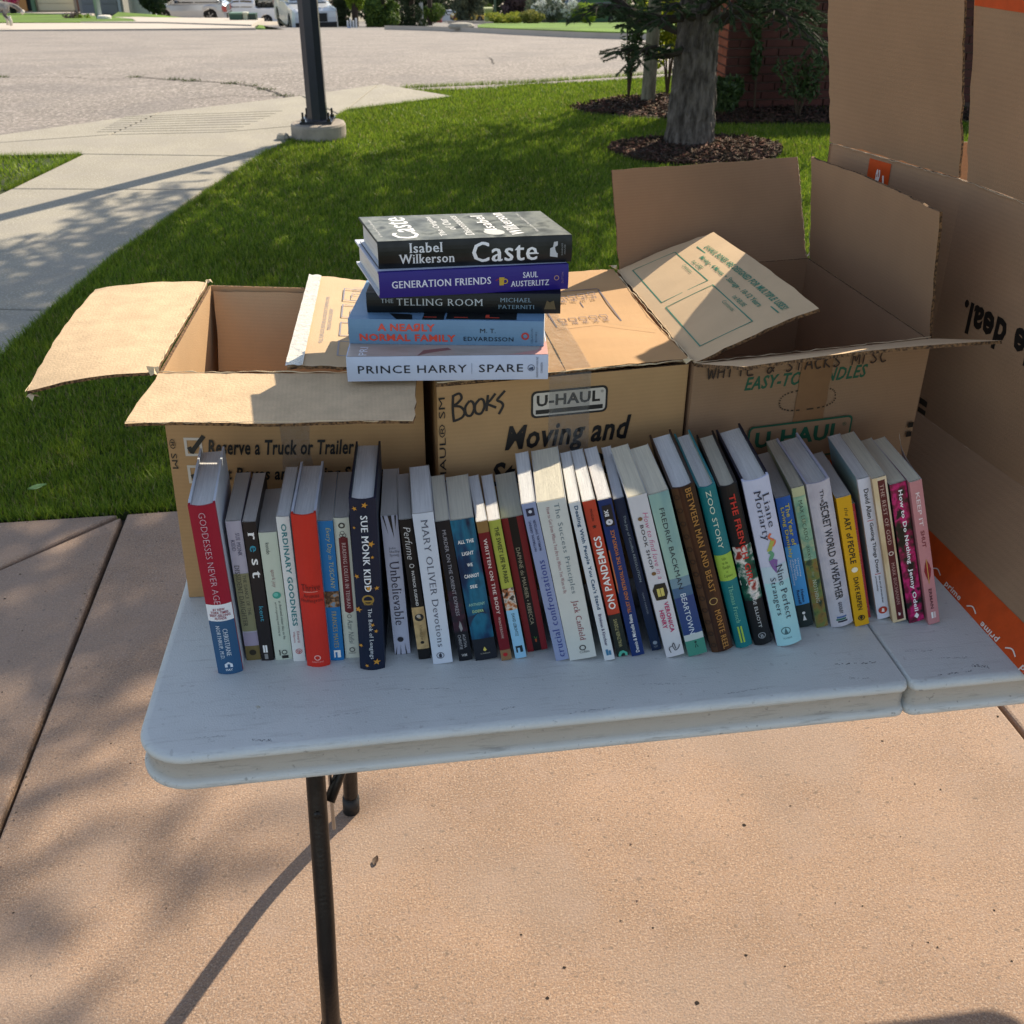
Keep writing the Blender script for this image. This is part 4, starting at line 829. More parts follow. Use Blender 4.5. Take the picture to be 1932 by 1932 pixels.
tp = MB(); strip(fa2, 0, 1, .80, 1.01, .0007, 24) if False else strip(fA, .335, .500, .64, .985, .0009, 6, 6); tp.build('orange_tape', ORG, BC)
P = Print(lambda s, t, h: fA(s, t, h+.0008), LAn, zc-zl); P.text('amazon', 'bold', 'D', .405, .438, .35, .86, 'f2e6dc') if False else P.text('amazon', 'bold', 'D', .400, .432, .50, .95, 'f2e6dc')
P.line(spline([(.455, .93), (.475, .84), (.475, .72)], 5), .0035, 'f2e6dc'); P.build('tape_lettering', BC)
P = Print(lambda s, t, h: fl(s, t, h+.0008), .47, .18)
for k in range(4):
    s0 = .30+.20*k; P.text('prime', 'bold', 'R' if k % 2 == 0 else 'H', s0, s0+.085, -.012, .045, 'f0e2d6'); P.line(spline([(s0+.12, .02), (s0+.14, .05), (s0+.165, .03)], 5), .0018, 'f0e2d6')
P.build('tape_lettering', BC)

TORN = mat('torn_paper', hx('dcc7a2'), .95, bump=1, bscale=150)
def torn(parent, a, b, n=36, r=.0011, bend=.0012, seed=1):
    R = random.Random(seed); a, b = V3(a), V3(b); P0 = [a.lerp(b, i/n)+V3((R.uniform(-1, 1), R.uniform(-1, 1), R.uniform(-.6, 1)))*bend for i in range(n+1)]
    mb = MB(); mb.tube(P0, [r*R.uniform(.25, 1.0) for _ in P0], 5); mb.build('torn_edge', TORN, parent)
torn(LB, (.012, .364, zt+.005), (.350, .316, zt+.005), seed=2); torn(LB, (.013, .367, zt+.005), (.041, .731, zt+.006), seed=3); torn(LB, (-.156, .378, 1.047), (-.134, .745, 1.061), r=.0009, seed=4); torn(LB, (-.005, .231, 1.061), (.337, .184, 1.064), r=.0006, seed=5)
torn(MBX, (.371, .2765, zt+.006), (.708, .3060, zt+.006), seed=6); torn(MBX, (.7095, .307, zt+.006), (.6915, .700, zt+.006), seed=7); torn(MBX, (.362, .674, zt+.006), (.690, .7015, zt+.006), seed=8)
torn(RB, (.7135, .300, zt+.005), (1.066, .345, zt+.005), seed=9, r=.0008); torn(RB, (1.068, .350, zt+.004), (1.041, .733, zt+.004), seed=10, r=.0008); torn(RB, (.7125, .302, zt+.005), (.699, .704, zt+.005), seed=11, r=.0008); torn(RB, (1.0395, .735, zt), (1.022, .736, 1.232), r=.0006, seed=12); torn(RB, (1.034, .738, zt+.004), (1.028, .816, 1.217), r=.0006, seed=13)
def scrap(parent, c, r, seed):
    R = random.Random(seed); mb = MB(); c = V3(c); n = 9; P0 = [c+V3((R.uniform(.5, 1)*r*math.cos(2*math.pi*i/n), R.uniform(.5, 1)*r*math.sin(2*math.pi*i/n), R.uniform(-.5, .8)*r)) for i in range(n)]
    mb.add(P0+[c+V3((0, 0, r*.5))], [(i, (i+1) % n, n) for i in range(n)]); mb.build('torn_corner', TORN, parent)
scrap(LB, (.012, .366, zt+.006), .011, 1); scrap(LB, (.043, .733, zt+.005), .006, 2); scrap(MBX, (.692, .702, zt+.008), .010, 3); scrap(MBX, (.707, .306, zt+.004), .010, 4); scrap(RB, (1.040, .737, zt+.004), .007, 5); scrap(LB, (-.150, .380, 1.036), .010, 6)

# scuffs and scratches rubbed into the plastic
SCF = mat('scuff', hx('6f7274'), .6); SCL = mat('scuff_light', hx('9fa3a4'), .6); YEL = mat('stain', hx('b8a878'), .6)
R = random.Random(14)
def scuff(x0, y0, x1, y1, w_, m, broken=.35):
    mb = MB(); n = 26; d = V3((x1-x0, y1-y0, 0)); q = V3((-d.y, d.x, 0)).normalized(); z = .7402; c = 0
    for i in range(n):
        if R.random() < broken: continue
        a = V3((x0, y0, z))+d*(i/n)+q*R.uniform(-w_, w_)*.8; b = a+d*(1.0/n)*R.uniform(.7, 1.6)+q*R.uniform(-w_, w_)*.3; ww = w_*R.uniform(.15, .6); mb.add([a-q*ww, b-q*ww*.5, b+q*ww*.5, a+q*ww], [(0, 1, 2, 3)]); c += 1
    if c: mb.build('scuff_mark', m, TB, kind='stuff')
for a in [(.858,.060,.918,.057,.0022,SCF),(.863,.032,.893,.026,.0016,SCL),(1.035,.034,1.055,.028,.004,SCF),(.119,.0155,.146,.0115,.0022,SCF),(.050,.029,.090,.027,.0012,SCL),(.122,.074,.127,.076,.003,YEL),
          (.50,.012,.56,.016,.0014,SCL),(.60,.055,.66,.048,.0012,SCL),(.30,.085,.36,.080,.0010,SCL),(.70,.022,.76,.026,.0012,SCL),(.96,.075,1.0,.070,.0016,SCL),(1.10,.06,1.16,.045,.0022,SCL),(.98,.020,1.03,.024,.0018,SCF),(.42,.030,.44,.034,.0014,SCF),(.20,.045,.26,.05,.0010,SCL),(1.0,.055,1.04,.05,.0016,SCL)]: scuff(*a)
# ------------------------------------------------------------------ books
PGW = mat('pages_white', hx('d9d9d6'), .8, var=.10, vscale=120, bump=.5, bscale=900, stretch=(4.5, .12, .12))
PGC = mat('pages_cream', hx('d3cdb8'), .8, var=.10, vscale=120, bump=.5, bscale=900, stretch=(4.5, .12, .12))
PGG = mat('pages_grey', hx('bdb9b2'), .85, var=.08, vscale=120, bump=.4, bscale=900, stretch=(12, .15, .15))
PG = {'w': PGW, 'c': PGC, 'g': PGG}
PAPER = mat('cover_inside', hx('cfcdc6'), .7)
def cover_mat(c, rough=.42): return mat('cover_'+c, hx(c), rough, spec=.35, var=.04, vscale=30)
def art(name, cols, scale=22, rough=.35, stretch=(1, 1, 1)):
    """printed picture: noise through a colour ramp"""
    m = mat(name, hx(cols[0]), rough, spec=.35); nt = m.node_tree; n = nt.nodes; l = nt.links
    tc = n.new('ShaderNodeTexCoord'); mp = n.new('ShaderNodeMapping'); mp.inputs['Scale'].default_value = stretch; no = n.new('ShaderNodeTexNoise'); no.inputs['Scale'].default_value = scale; no.inputs['Detail'].default_value = 5
    cr = n.new('ShaderNodeValToRGB'); l.new(tc.outputs['Object'], mp.inputs[0]); l.new(mp.outputs[0], no.inputs[0]); l.new(no.outputs[0], cr.inputs[0]); l.new(cr.outputs[0], n['Principled BSDF'].inputs['Base Color'])
    e = cr.color_ramp.elements
    while len(e) < len(cols): e.new(.5)
    for i, c in enumerate(cols): e[i].position = .34+.32*i/(len(cols)-1); e[i].color = (*hx(c), 1)
    return m
def make_book(name, t, H, D, cov, label, group, hard=False, pages='w', side=None, board_in=None, wear=0, round_=None, root=None):
    """local frame: x across the spine 0..t, y depth 0..D, z up; returns (root, spine surface)"""
    bl = round_ if round_ is not None else (.0045 if hard else .0007)
    c = .0026 if hard else .0005
    ns = 10
    arc = [(t*.5*(1-math.cos(math.pi*i/ns)) if hard else t*i/ns) for i in range(ns+1)]
    fy = lambda x: -bl*(1-(2*x/t-1)**2) if t else 0
    y0 = .0
    out = [(0, D), (0, D*.5), (-.0004 if hard else 0, .012), (0, .006)]+[(x, fy(x)) for x in arc]+[(t, .006), (t+(.0004 if hard else 0), .012), (t, D*.5), (t, D)]
    inn = []
    for (x, y) in out: inn.append((min(max(x, c), t-c) if y > 0 else c+(t-2*c)*x/t, y if y > .001 else y+c*.8))
    n = len(out); mb = MB(); R = random.Random(int(t*1e5+H*1e4))
    vs = []; 
    for z in (0, H): vs += [(x, y, z) for x, y in out]+[(x, y, z) for x, y in inn]
    fs = []; ms = []
    for i in range(n-1):
        spine = 3 <= i <= 3+ns+1
        fs.append((i, 2*n+i, 2*n+i+1, i+1)); ms.append(0 if spine else 2)
        fs.append((n+i, n+i+1, 3*n+i+1, 3*n+i)); ms.append(1)
        fs.append((2*n+i, 3*n+i, 3*n+i+1, 2*n+i+1)); ms.append(0 if hard and spine else (2 if hard else 1)); fs.append((i, i+1, n+i+1, n+i)); ms.append(0 if spine else 2)
    fs += [(0, n, 3*n, 2*n), (n-1, 3*n-1, 4*n-1, 2*n-1)]; ms += [2, 2]
    mb.add(vs, fs, ms)
    rt = root or empty(name, (0, 0, 0), label=label, cat='book', group=group)
    mb.build('cover', [cov, board_in or PAPER, side or cov], rt)
    # page block
    zi = .0042 if hard else .0003; yb = D-(.004 if hard else .0006); g = .0003
    pb = MB(); pl = [(c+g, yb)]+[(c+g, .010)]+[(c+(t-2*c)*x/t+(g if x == 0 else (-g if x == t else 0)), max(fy(x)+.003, fy(x)*.6+c+.0008)) for x in arc]+[(t-c-g, .010), (t-c-g, yb)]
    m = len(pl); k = 7; top = []
    vs = [(x, y, zi) for x, y in pl]+[(x, y, H-zi-.0002) for x, y in pl]
    pb.add(vs, [(i, i+1, i+1+m, i+m) for i in range(m-1)]+[(m-1, 0, m, 2*m-1), tuple(range(m, 2*m)), tuple(reversed(range(m)))])
    pb.build('pages', PG[pages], rt)
    def pos(u, v, h): 
        x = u*t; return V3((x, fy(x)-h, H*v))
    return rt, pos
def spine_print(rt, pos, t, H, items, hard=False):
    P = Print(pos, t, H); P.tl = .0007 if hard else 0
    for it in items:
        k = it[0]
        if k == 'r': _, u0, u1, v0, v1, c = it; P.rect(u0, u1, 1-v1, 1-v0, c, n=8)
        elif k == 't': _, s, st, d, u0, u1, v0, v1, c = it; P.text(s, st, d, u0, u1, 1-v1, 1-v0, c)
        elif k == 'c': P.disc(it[1], 1-it[2], it[3], it[4])
        elif k == 'o': P.ring(it[1], 1-it[2], it[3], it[4], it[5])
        elif k == 's': P.star(it[1], 1-it[2], it[3], it[4], it[5] if len(it) > 5 else 0)
        elif k == 'l': P.line([(a, 1-b) for a, b in it[1]], it[2], it[3])
        elif k == 'p': P.poly([(a, 1-b) for a, b in it[1]], it[2])
    P.build('spine_lettering', rt)
A_sky = art('art_ocean', ['0a1a38', '0f3358', '1a6a88', '0b1f3c'], 30, stretch=(1, 1, .35)); A_dark = art('art_night', ['0a0d14', '141a26', '3a2030', '0a0d14'], 40)
A_bear = art('art_lake', ['8fb3a6', '9dbf b0'.replace(' ', ''), '6d98a0', '3c6486'], 9, stretch=(1, 1, .2)); A_hill = art('art_hills', ['2c4a3a', '6b7d45', '8a6f3a', '2a3f30'], 60)
A_flow = art('art_roses', ['0d1010', '16201a', '7e1240', 'c4226f', '14181a'], 60, stretch=(1, 1, .8)); A_brown = art('art_hide', ['20120e', '2c1810', '4c2c18'], 35, stretch=(2, 1, .15))
A_fr = art('art_paint', ['8f2a20', 'e6e2dc', '0f5a48', '0a3a2f', '0f1216'], 45); A_past = art('art_village', ['d8d2a8', '9cc0a0', '6fa08a', 'd9cf9a'], 25); A_croi = art('art_cafe', ['2c2420', 'b8764a', 'd8d0c4', '4b4038'], 130)
A_rock = art('art_rocks', ['6a4f38', '3e2f26', 'a07850', '7b93a8'], 140); A_brch = art('art_birch', ['b99f78', 'd8c39c', 'e4dccb'], 50, stretch=(1, 1, .25)); A_caste = art('art_grey', ['4c504e', '6a6e6b', '83867f', '3b3f3e'], 28)
A_casteD = art('art_black', ['0e1014', '1a1d20', '2c2f31'], 28); A_perf = art('art_parchment', ['b09468', 'c4a878', '9a7f56'], 60); A_wth = art('art_pale', ['b8b4bf', 'c6c3cc', 'aeb0c0'], 30)
A_spare = art('art_face', ['a89888', 'b9a79a', 'c4b4a8'], 14, stretch=(1, 3, 1))
X = []
def R_(*a): return ('r', *a)
def T_(s, st, d, u0, u1, v0, v1, c): return ('t', s, st, d, u0, u1, v0, v1, c)
W_ = 'f2f2f0'
ROW = [
 # x, y, yaw, lean, H, t, depth, hard, cover, pages, side, board inside, label, items
 (.085,.150,-1.0,.5,.248,.0311,.150,1,'9c1230','w','c9d2dc','b9bec4','thick hardcover with a red spine over white and blue bands, first in the row',[R_(0,1,.565,.665,'e9edf2'),R_(0,1,.665,1,'27567f'),T_('GODDESSES NEVER AGE','thin','D',.36,.60,.035,.56,'d9b8c4'),T_('#1 NEW','bold','H',.25,.72,.585,.600,'8a2038'),T_('YORK TIMES','bold','H',.14,.84,.603,.618,'8a2038'),T_('BEST-SELLING','bold','H',.10,.90,.621,.636,'8a2038'),T_('AUTHOR','bold','H',.26,.74,.639,.654,'8a2038'),T_('CHRISTIANE','serif','D',.50,.68,.71,.88,'dfe7f0'),T_('NORTHRUP, M.D.','serif','D',.22,.40,.69,.90,'dfe7f0'),('p',[(.34,.955),(.34,.935),(.5,.920),(.66,.935),(.66,.955)],'dfe7f0'),R_(.45,.55,.935,.955,'27567f'),T_('HAY','bold','H',.36,.64,.960,.974,'dfe7f0')]),
 (.113,.172,1.1,.1,.210,.0184,.127,0,'b8b3c2','g',None,None,'pale lilac and olive paperback leaning on the red and blue hardcover',[R_(0,1,.36,.78,'8a8866'),R_(0,1,.79,.89,'a59ab0'),R_(0,1,.89,1,'77683c'),T_('SUE MONK','serif','D',.52,.78,.08,.235,'4a4560'),T_('KIDD','serif','D',.18,.42,.125,.20,'4a4560'),T_('THE DANCE OF THE','serif','D',.58,.80,.37,.66,'3b3a36'),T_('DISSIDENT DAUGHTER','serif','D',.14,.46,.30,.74,'3b3a36'),('c',.5,.94,.0045,'2c2718')]),
 (.131,.168,2.1,-.2,.210,.0157,.127,0,'241f20','g',None,None,'black paperback spine with spaced white and blue lowercase letters',[T_('r','serifb','D',.30,.78,.07,.12,W_),T_('e','serifb','D',.30,.78,.16,.205,'2f8fa8'),T_('s','serifb','D',.30,.78,.25,.295,W_),T_('t','serifb','D',.22,.84,.335,.385,W_),T_('kent','sans','D',.38,.72,.59,.70,'3f9fb8'),R_(.25,.40,.88,.935,W_),R_(.45,.60,.88,.935,W_),R_(.30,.58,.945,.985,'8f8f8f')]),
 (.152,.167,.1,0,.194,.0217,.112,0,'c6d0c0','g',None,None,'short pale green book with a small teal ball on its spine',[T_('kondo','sans','D',.30,.52,.075,.16,'333a36'),T_('spark joy','script','D',.36,.62,.275,.415,'8a3b44'),('c',.56,.475,.0052,'3a9a88'),('c',.52,.47,.003,'6fc0b0'),T_('an illustrated master class on the','sans','D',.62,.76,.52,.83,'4b504c'),T_('art of organizing and tidying up','sans','D',.36,.50,.53,.80,'4b504c'),R_(.28,.34,.915,.96,'22201f'),('o',.58,.935,.0036,.001,'22201f'),R_(.40,.78,.962,.985,'22201f')]),
 (.172,.161,2.8,-.2,.218,.0155,.130,0,'dfe2e0','w',None,None,'white paperback with teal capitals beside the bright red hardcover',[T_('ORDINARY GOODNESS','bold','D',.30,.72,.045,.74,'2f7f86'),T_('Edward','sans','D',.55,.75,.78,.86,'b06068'),T_('Viljoen','sans','D',.20,.40,.78,.86,'b06068'),('o',.55,.925,.0042,.0008,'b83038'),T_('tp','bold','H',.40,.70,.915,.94,'b83038')]),
 (.197,.149,3.2,-.4,.227,.0295,.135,1,'c92f22','w','c2c9d4','b6bdc9','glossy bright red hardcover with dark title low on its spine',[T_('Thrive','serif','H',.12,.90,.435,.475,'5c1410'),R_(.20,.78,.483,.4855,'e8c0b0'),T_('Arianna','serif','H',.16,.84,.497,.522,'5c1410'),T_('Huffington','serif','H',.06,.96,.530,.558,'5c1410'),('o',.5,.933,.0042,.0012,'f0b8b0'),T_('HARMONY','serif','H',.25,.75,.955,.965,'f0a8a0')]),
 (.221,.156,2.4,-.6,.211,.0178,.127,0,'1f74b4','g',None,None,'blue paperback with yellow script and a photo band of rocks',[R_(0,1,.485,.60,A_rock),T_('Every Day in TUSCANY','script','D',.40,.80,.045,.47,'c8c070'),T_('FRANCES MAYES','serif','D',.38,.70,.63,.90,'b8a860'),R_(.30,.78,.92,.975,W_),R_(.40,.55,.935,.975,'1f74b4')]),
 (.241,.159,2.8,-.3,.212,.0188,.120,0,'d3d6c8','g',None,None,'off-white paperback with a dark red vertical title plaque',[R_(.24,.82,.135,.65,'6a1420'),('p',[(.24,.135),(.53,.12),(.82,.135)],'6a1420'),('p',[(.24,.65),(.82,.65),(.53,.665)],'6a1420'),('o',.5,.05,.0040,.0016,'2c2a28'),('o',.5,.10,.0028,.0006,'4a4844'),('o',.42,.115,.0024,.0006,'4a4844'),('o',.62,.115,.0024,.0006,'4a4844'),('o',.5,.685,.0028,.0006,'4a4844'),T_('READING LOLITA IN TEHRAN','serif','D',.42,.66,.165,.625,'e2c8c4'),T_('Azar Nafisi','script','D',.34,.70,.71,.89,'5a6468'),('o',.5,.935,.0036,.001,'4a4844'),T_('RANDOM','sans','H',.25,.75,.955,.965,'5a5a56')]),
 (.266,.133,3.9,-.9,.252,.0318,.150,1,'0c1a34','w','0d1c30','0f3a44','navy hardcover scattered with gold stars, tallest in the left half',[T_('SUE MONK KIDD','serifb','D',.40,.66,.085,.515,'e6ecf2'),T_('The Book of Longings','serif','D',.42,.62,.615,.925,'dde4ea'),('o',.50,.565,.0075,.0022,'9c7f3a'),R_(.34,.66,.568,.578,'9c7f3a'),T_('VIKING','bold','H',.32,.68,.582,.594,'9c7f3a')]+[('s',a,b,r,'c98f30',q) for a,b,r,q in ((.58,.03,.0042,.3),(.20,.05,.0034,.8),(.14,.155,.0022,.1),(.74,.245,.0048,.5),(.76,.32,.0026,.2),(.12,.43,.0036,.7),(.62,.455,.002,0),(.56,.497,.0046,.4),(.86,.50,.0034,0),(.10,.625,.0048,.2),(.62,.715,.0030,.6),(.74,.755,.0030,.3),(.10,.845,.0032,.5),(.70,.945,.0052,.2),(.30,.968,.0030,.7))]),
 (.306,.158,3.3,1.6,.211,.0204,.123,0,'b9bed4','g',None,None,'lavender-grey paperback with black wedges at both ends of the spine',[('p',[(.08,0),(.18,0),(.36,.13)],'15151c'),('p',[(.40,0),(.62,0),(.68,.155)],'15151c'),('p',[(.80,0),(.92,0),(.80,.10)],'15151c'),T_('John','serif','H',.30,.70,.215,.232,'3a3c50'),T_('Shelby','serif','H',.30,.92,.238,.258,'3a3c50'),T_('Spong','serif','H',.30,.86,.262,.282,'3a3c50'),T_('Unbelievable','serif','D',.24,.80,.315,.775,'2a2438'),('c',.45,.885,.0040,'22222e'),('p',[(.05,1),(.12,1),(.2,.93)],'15151c'),('p',[(.36,1),(.42,1),(.43,.92)],'15151c'),('p',[(.72,1),(.80,1),(.70,.91)],'15151c')]),
 (.334,.143,1.5,4.0,.213,.0156,.118,0,'101012','g',None,None,'thin black paperback with white script and a parchment panel',[R_(.0,1,.61,.92,A_perf),T_('Perfume','script','D',.24,.78,.05,.27,'dcdcdc'),('o',.5,.315,.003,.0008,'d8d8d8'),T_('PATRICK SUSKIND','bold','D',.40,.62,.35,.60,'d0d0d0'),('c',.52,.685,.0058,'23201e'),('c',.48,.675,.0026,'b8b0a4'),T_('Vintage','script','D',.34,.66,.74,.85,'5c4a30'),('c',.5,.87,.0024,'1c1814')]),
 (.357,.130,1.5,4.3,.227,.0252,.122,0,'c9d2e0','w',None,None,'thick white paperback with large grey serif capitals',[T_('MARY OLIVER Devotions','serif','D',.36,.68,.04,.88,'54596a'),('o',.42,.94,.0050,.0008,'2c3040'),('p',[(.36,.955),(.34,.935),(.42,.922),(.50,.935),(.48,.955)],'2c3040')]),
 (.387,.132,1.3,6.3,.214,.0174,.117,0,'10131c','c',None,None,'black paperback with thin grey capitals and a dim red steam train picture',[R_(0,1,.48,.78,A_dark),T_('MURDER ON THE ORIENT EXPRESS','sans','D',.34,.60,.06,.66,'9a9aa4'),('p',[(.40,.74),(.52,.70),(.60,.72),(.66,.76),(.5,.78)],'8f8f92'),T_('AGATHA','sans','D',.54,.76,.80,.90,'a4a4aa'),T_('CHRISTIE','sans','D',.20,.42,.80,.91,'a4a4aa'),T_('WM','bold','H',.25,.65,.945,.965,'b0b0b0')]),
 (.414,.130,2.2,7.3,.215,.0288,.112,0,'0c1830','c',None,None,'wide dark blue paperback with a moonlit sea picture on the spine',[R_(0.0,1,.0,.92,A_sky),R_(0,1,.84,1,'0a1220'),('p',[(0,.67),(.3,.66),(.6,.64),(.75,.62),(.86,.66),(1,.66),(1,.75),(0,.74)],'0e2c4a'),T_('ALL THE','bold','H',.16,.84,.135,.160,W_),T_('LIGHT','bold','H',.25,.75,.215,.240,W_),T_('WE','bold','H',.38,.62,.295,.318,W_),T_('CANNOT','bold','H',.18,.82,.37,.396,W_),T_('SEE','bold','H',.34,.66,.447,.470,W_),T_('ANTHONY','bold','H',.14,.86,.575,.596,'8fc0b0'),T_('DOERR','bold','H',.25,.75,.625,.645,'a8c890'),('p',[(.42,.925),(.5,.90),(.58,.925),(.5,.935)],'d8c860'),T_('SCRIBNER','sans','H',.28,.72,.945,.955,'9a9a90')]),
 (.440,.126,.9,8.0,.214,.0136,.118,0,'6f0f1c','w',None,None,'narrow dark red paperback with a gold block at the top',[R_(0,1,0,.075,'8a6a3a'),R_(0,1,.92,1,'8a6a48'),T_('WRITTEN ON THE BODY','serifb','D',.34,.66,.115,.65,'e2cfc8'),T_('WINTERSON','serif','D',.38,.60,.67,.83,'d8c0b8'),('c',.45,.955,.0030,'b01020')]),
 (.459,.128,2.1,9.0,.213,.0147,.117,0,'a8b04a','w',None,None,'lime green and sky blue paperback with a cafe photo band',[R_(0,1,.475,.635,A_croi),R_(0,1,.635,1,'8fc4e4'),T_('THE SWEET LIFE IN PARIS','cond','D',.36,.72,.045,.435,'22240f'),T_('DAVID LEBOVITZ','cond','D',.40,.66,.66,.83,'22343c'),R_(.20,.80,.905,.955,'14242c'),R_(.35,.55,.92,.955,'8fc4e4')]),
 (.483,.139,3.0,9.4,.208,.0266,.115,0,'0f0d10','c',None,None,'paperback with a black spine between two crimson stripes',[R_(0,.30,0,1,'7c0c1a'),R_(.70,1,0,1,'7c0c1a'),T_('DAPHNE du MAURIER \u2022 REBECCA','sans','D',.40,.58,.215,.79,'a8a088'),('p',[(.46,.905),(.56,.905),(.54,.93),(.48,.93)],'b04a24'),('l',[(.45,.885),(.51,.905),(.58,.89)],.001,'3f7a3a')]),
 (.512,.115,4.7,11.1,.241,.0171,.134,0,'8f9cc0','w',None,None,'grey-blue paperback with its title reading upward, first of the tall middle group',[R_(.22,.78,.03,.075,'1d2440'),('c',.5,.05,.0022,'c4ccdc'),T_('PATTERSON, GRENNY,','cond','U',.22,.42,.10,.285,'2c3558'),T_('McMILLAN, SWITZLER','cond','U',.56,.76,.10,.285,'2c3558'),T_('crucial confrontations','serif','U',.24,.74,.345,.975,'2a3a8a')]),
 (.539,.112,5.9,11.0,.242,.0350,.137,0,'ccd0cc','c',None,None,'very thick cream-white paperback, thickest in the row, red author name',[T_('The Success Principles','serif','D',.52,.74,.02,.57,'6a7c84'),T_('How to Get from Where You Are to Where You Want to Be','serif','D',.28,.40,.035,.56,'9a5a60'),T_('Jack Canfield','serif','D',.46,.74,.615,.875,'8a2030'),('o',.56,.925,.0044,.0014,'2c2c30'),T_('Collins','serif','H',.42,.78,.945,.96,'2c2c30')]),
 (.573,.107,5.4,12.6,.243,.0136,.133,0,'d4dade','w',None,None,'white paperback with a bold navy title next to the orange-red spine',[T_("Dealing With People You Can't Stand",'bold','D',.30,.74,.02,.66,'1b4a6e'),T_('Brinkman & Kirschner','cond','D',.36,.66,.69,.90,'3a2a5a'),R_(.30,.52,.925,.965,'3a7aa0'),R_(.56,.78,.935,.965,'3a7aa0')]),
 (.592,.113,4.5,12.8,.241,.0157,.136,0,'b8412c','w',None,None,'orange-red paperback turning dark at the foot, white capitals reading upward',[R_(0,1,.715,1,'15201c'),T_('ON PANDEMICS','bold','U',.22,.80,.215,.68,'eef0ee'),T_('PENGUIN','sans','D',.42,.60,.05,.12,'3a1510'),('s',.5,.155,.0032,'3a1510'),T_('WALTNER-TOEWS','cond','U',.34,.64,.745,.935,'a8a070'),('p',[(.15,.985),(.3,.965),(.6,.96),(.9,.98),(.9,1),(.15,1)],'4fb09a')]),
 (.612,.111,4.2,13.0,.243,.0169,.138,0,'14306a','w',None,None,'royal blue paperback with orange capitals reading upward',[R_(.18,.86,.035,.16,'0c0f1c'),T_('BK','bold','U',.28,.58,.06,.10,'e8e8ea'),('c',.5,.135,.0042,'d8d8de'),T_('TRUST AND BETRAYAL IN THE WORKPLACE','cond','U',.42,.70,.185,.71,'c87838'),T_('Dennis & Michelle Reina','cond','U',.38,.66,.72,.975,'e6e8ea'),('p',[(0,.30),(.08,.30),(.10,.52),(.05,.58),(0,.55)],'c07040')]),
 (.639,.119,5.7,15.0,.239,.0128,.140,0,'0f2646','w',None,None,'slim navy paperback with faint grey-blue lettering',[T_('The Joy of Conflict RESOLUTION','sans','D',.42,.72,.105,.53,'9fb0b8'),T_('GARY HARPER','sans','D',.44,.60,.60,.745,'8a98a8'),('c',.5,.945,.0030,'8a98a8'),T_('NSP','serif','H',.3,.7,.965,.978,'8a98a8')]),
 (.660,.102,3.3,15.0,.251,.0237,.133,0,'cfd0d6','c',None,None,'white paperback with pink handwriting and a tiny lit shop window',[T_('How to find love in a','script','D',.56,.82,.10,.50,'c23a78'),T_('BOOK SHOP','wide','D',.28,.46,.165,.43,'2a2630'),('c',.38,.13,.0028,'7a5a34'),('c',.40,.46,.0028,'7a5a34'),('p',[(.12,.56),(.3,.525),(.85,.53),(.9,.59),(.75,.63),(.2,.625)],'1a1c18'),R_(.34,.70,.555,.605,'cfc26a'),R_(.50,.53,.555,.605,'2a2a1c'),T_('VERONICA','bold','D',.54,.78,.645,.84,'b82860'),T_('HENRY','bold','D',.20,.44,.69,.81,'b82860'),('l',spline([(.30,.97),(.25,.94),(.45,.93),(.55,.96),(.75,.95),(.85,.93)],3),.0010,'2c2c34'),('l',spline([(.45,.93),(.55,.91),(.6,.95)],3),.0010,'2c2c34')]),
 (.690,.101,2.4,15.8,.255,.0249,.123,0,'86a89c','c',None,None,'sage green paperback fading to blue water, brush lettering',[R_(0,1,.0,.50,A_bear),R_(0,1,.50,.56,'6f8fa0'),R_(0,1,.56,.62,'3f6488'),R_(0,1,.62,.86,'1f3f78'),R_(0,1,.86,.90,'bcc8c8'),R_(0,1,.90,1,'3f8a78'),T_('FREDRIK BACKMAN','sans','D',.34,.58,.085,.57,'22303a'),T_('BEARTOWN','sans','D',.34,.62,.60,.86,'cfdce8'),('l',[(.45,.95),(.52,.925),(.60,.95)],.0012,'12282a'),('c',.52,.915,.0016,'12282a')]),
 (.725,.106,3.8,16.4,.259,.0289,.146,1,'2c1812','w','2a1712','16302c','dark brown hardcover with bronze capitals and a scroll border',[R_(0,1,0,1,A_brown),R_(0,.28,0,1,'4c3019'),T_('BETWEEN MAN AND BEAST','serifb','D',.54,.80,.01,.625,'a87838'),('o',.60,.68,.0055,.001,'c0a060'),T_('MONTE REEL','serifb','D',.54,.80,.735,.985,'b07c3c')]+[('o',.14,.05+.075*k,.0036,.0012,'2c1a10') for k in range(13)]),
 (.756,.111,3.9,16.6,.255,.0217,.148,1,'12757c','w','12757c','c6d0b4','teal hardcover with a lime green label on the spine',[R_(0,1,.40,.56,'9cc04a'),T_('ZOO STORY','sans','D',.34,.62,.02,.36,'cfdcc8'),T_('Life','serif','H',.36,.60,.415,.430,'2f4a1c'),T_('in the','serif','H',.34,.66,.440,.456,'2f4a1c'),T_('Garden','serif','H',.30,.74,.466,.484,'2f4a1c'),T_('of','serif','H',.42,.56,.496,.508,'2f4a1c'),T_('Captives','serif','H',.26,.78,.520,.540,'2f4a1c'),T_('Thomas French','serif','D',.34,.60,.59,.83,'7fc0a0')]+[('c',.36+.18*(k%2),.86+.0085*(k//2),.0013,'a8c84a') for k in range(24)]),
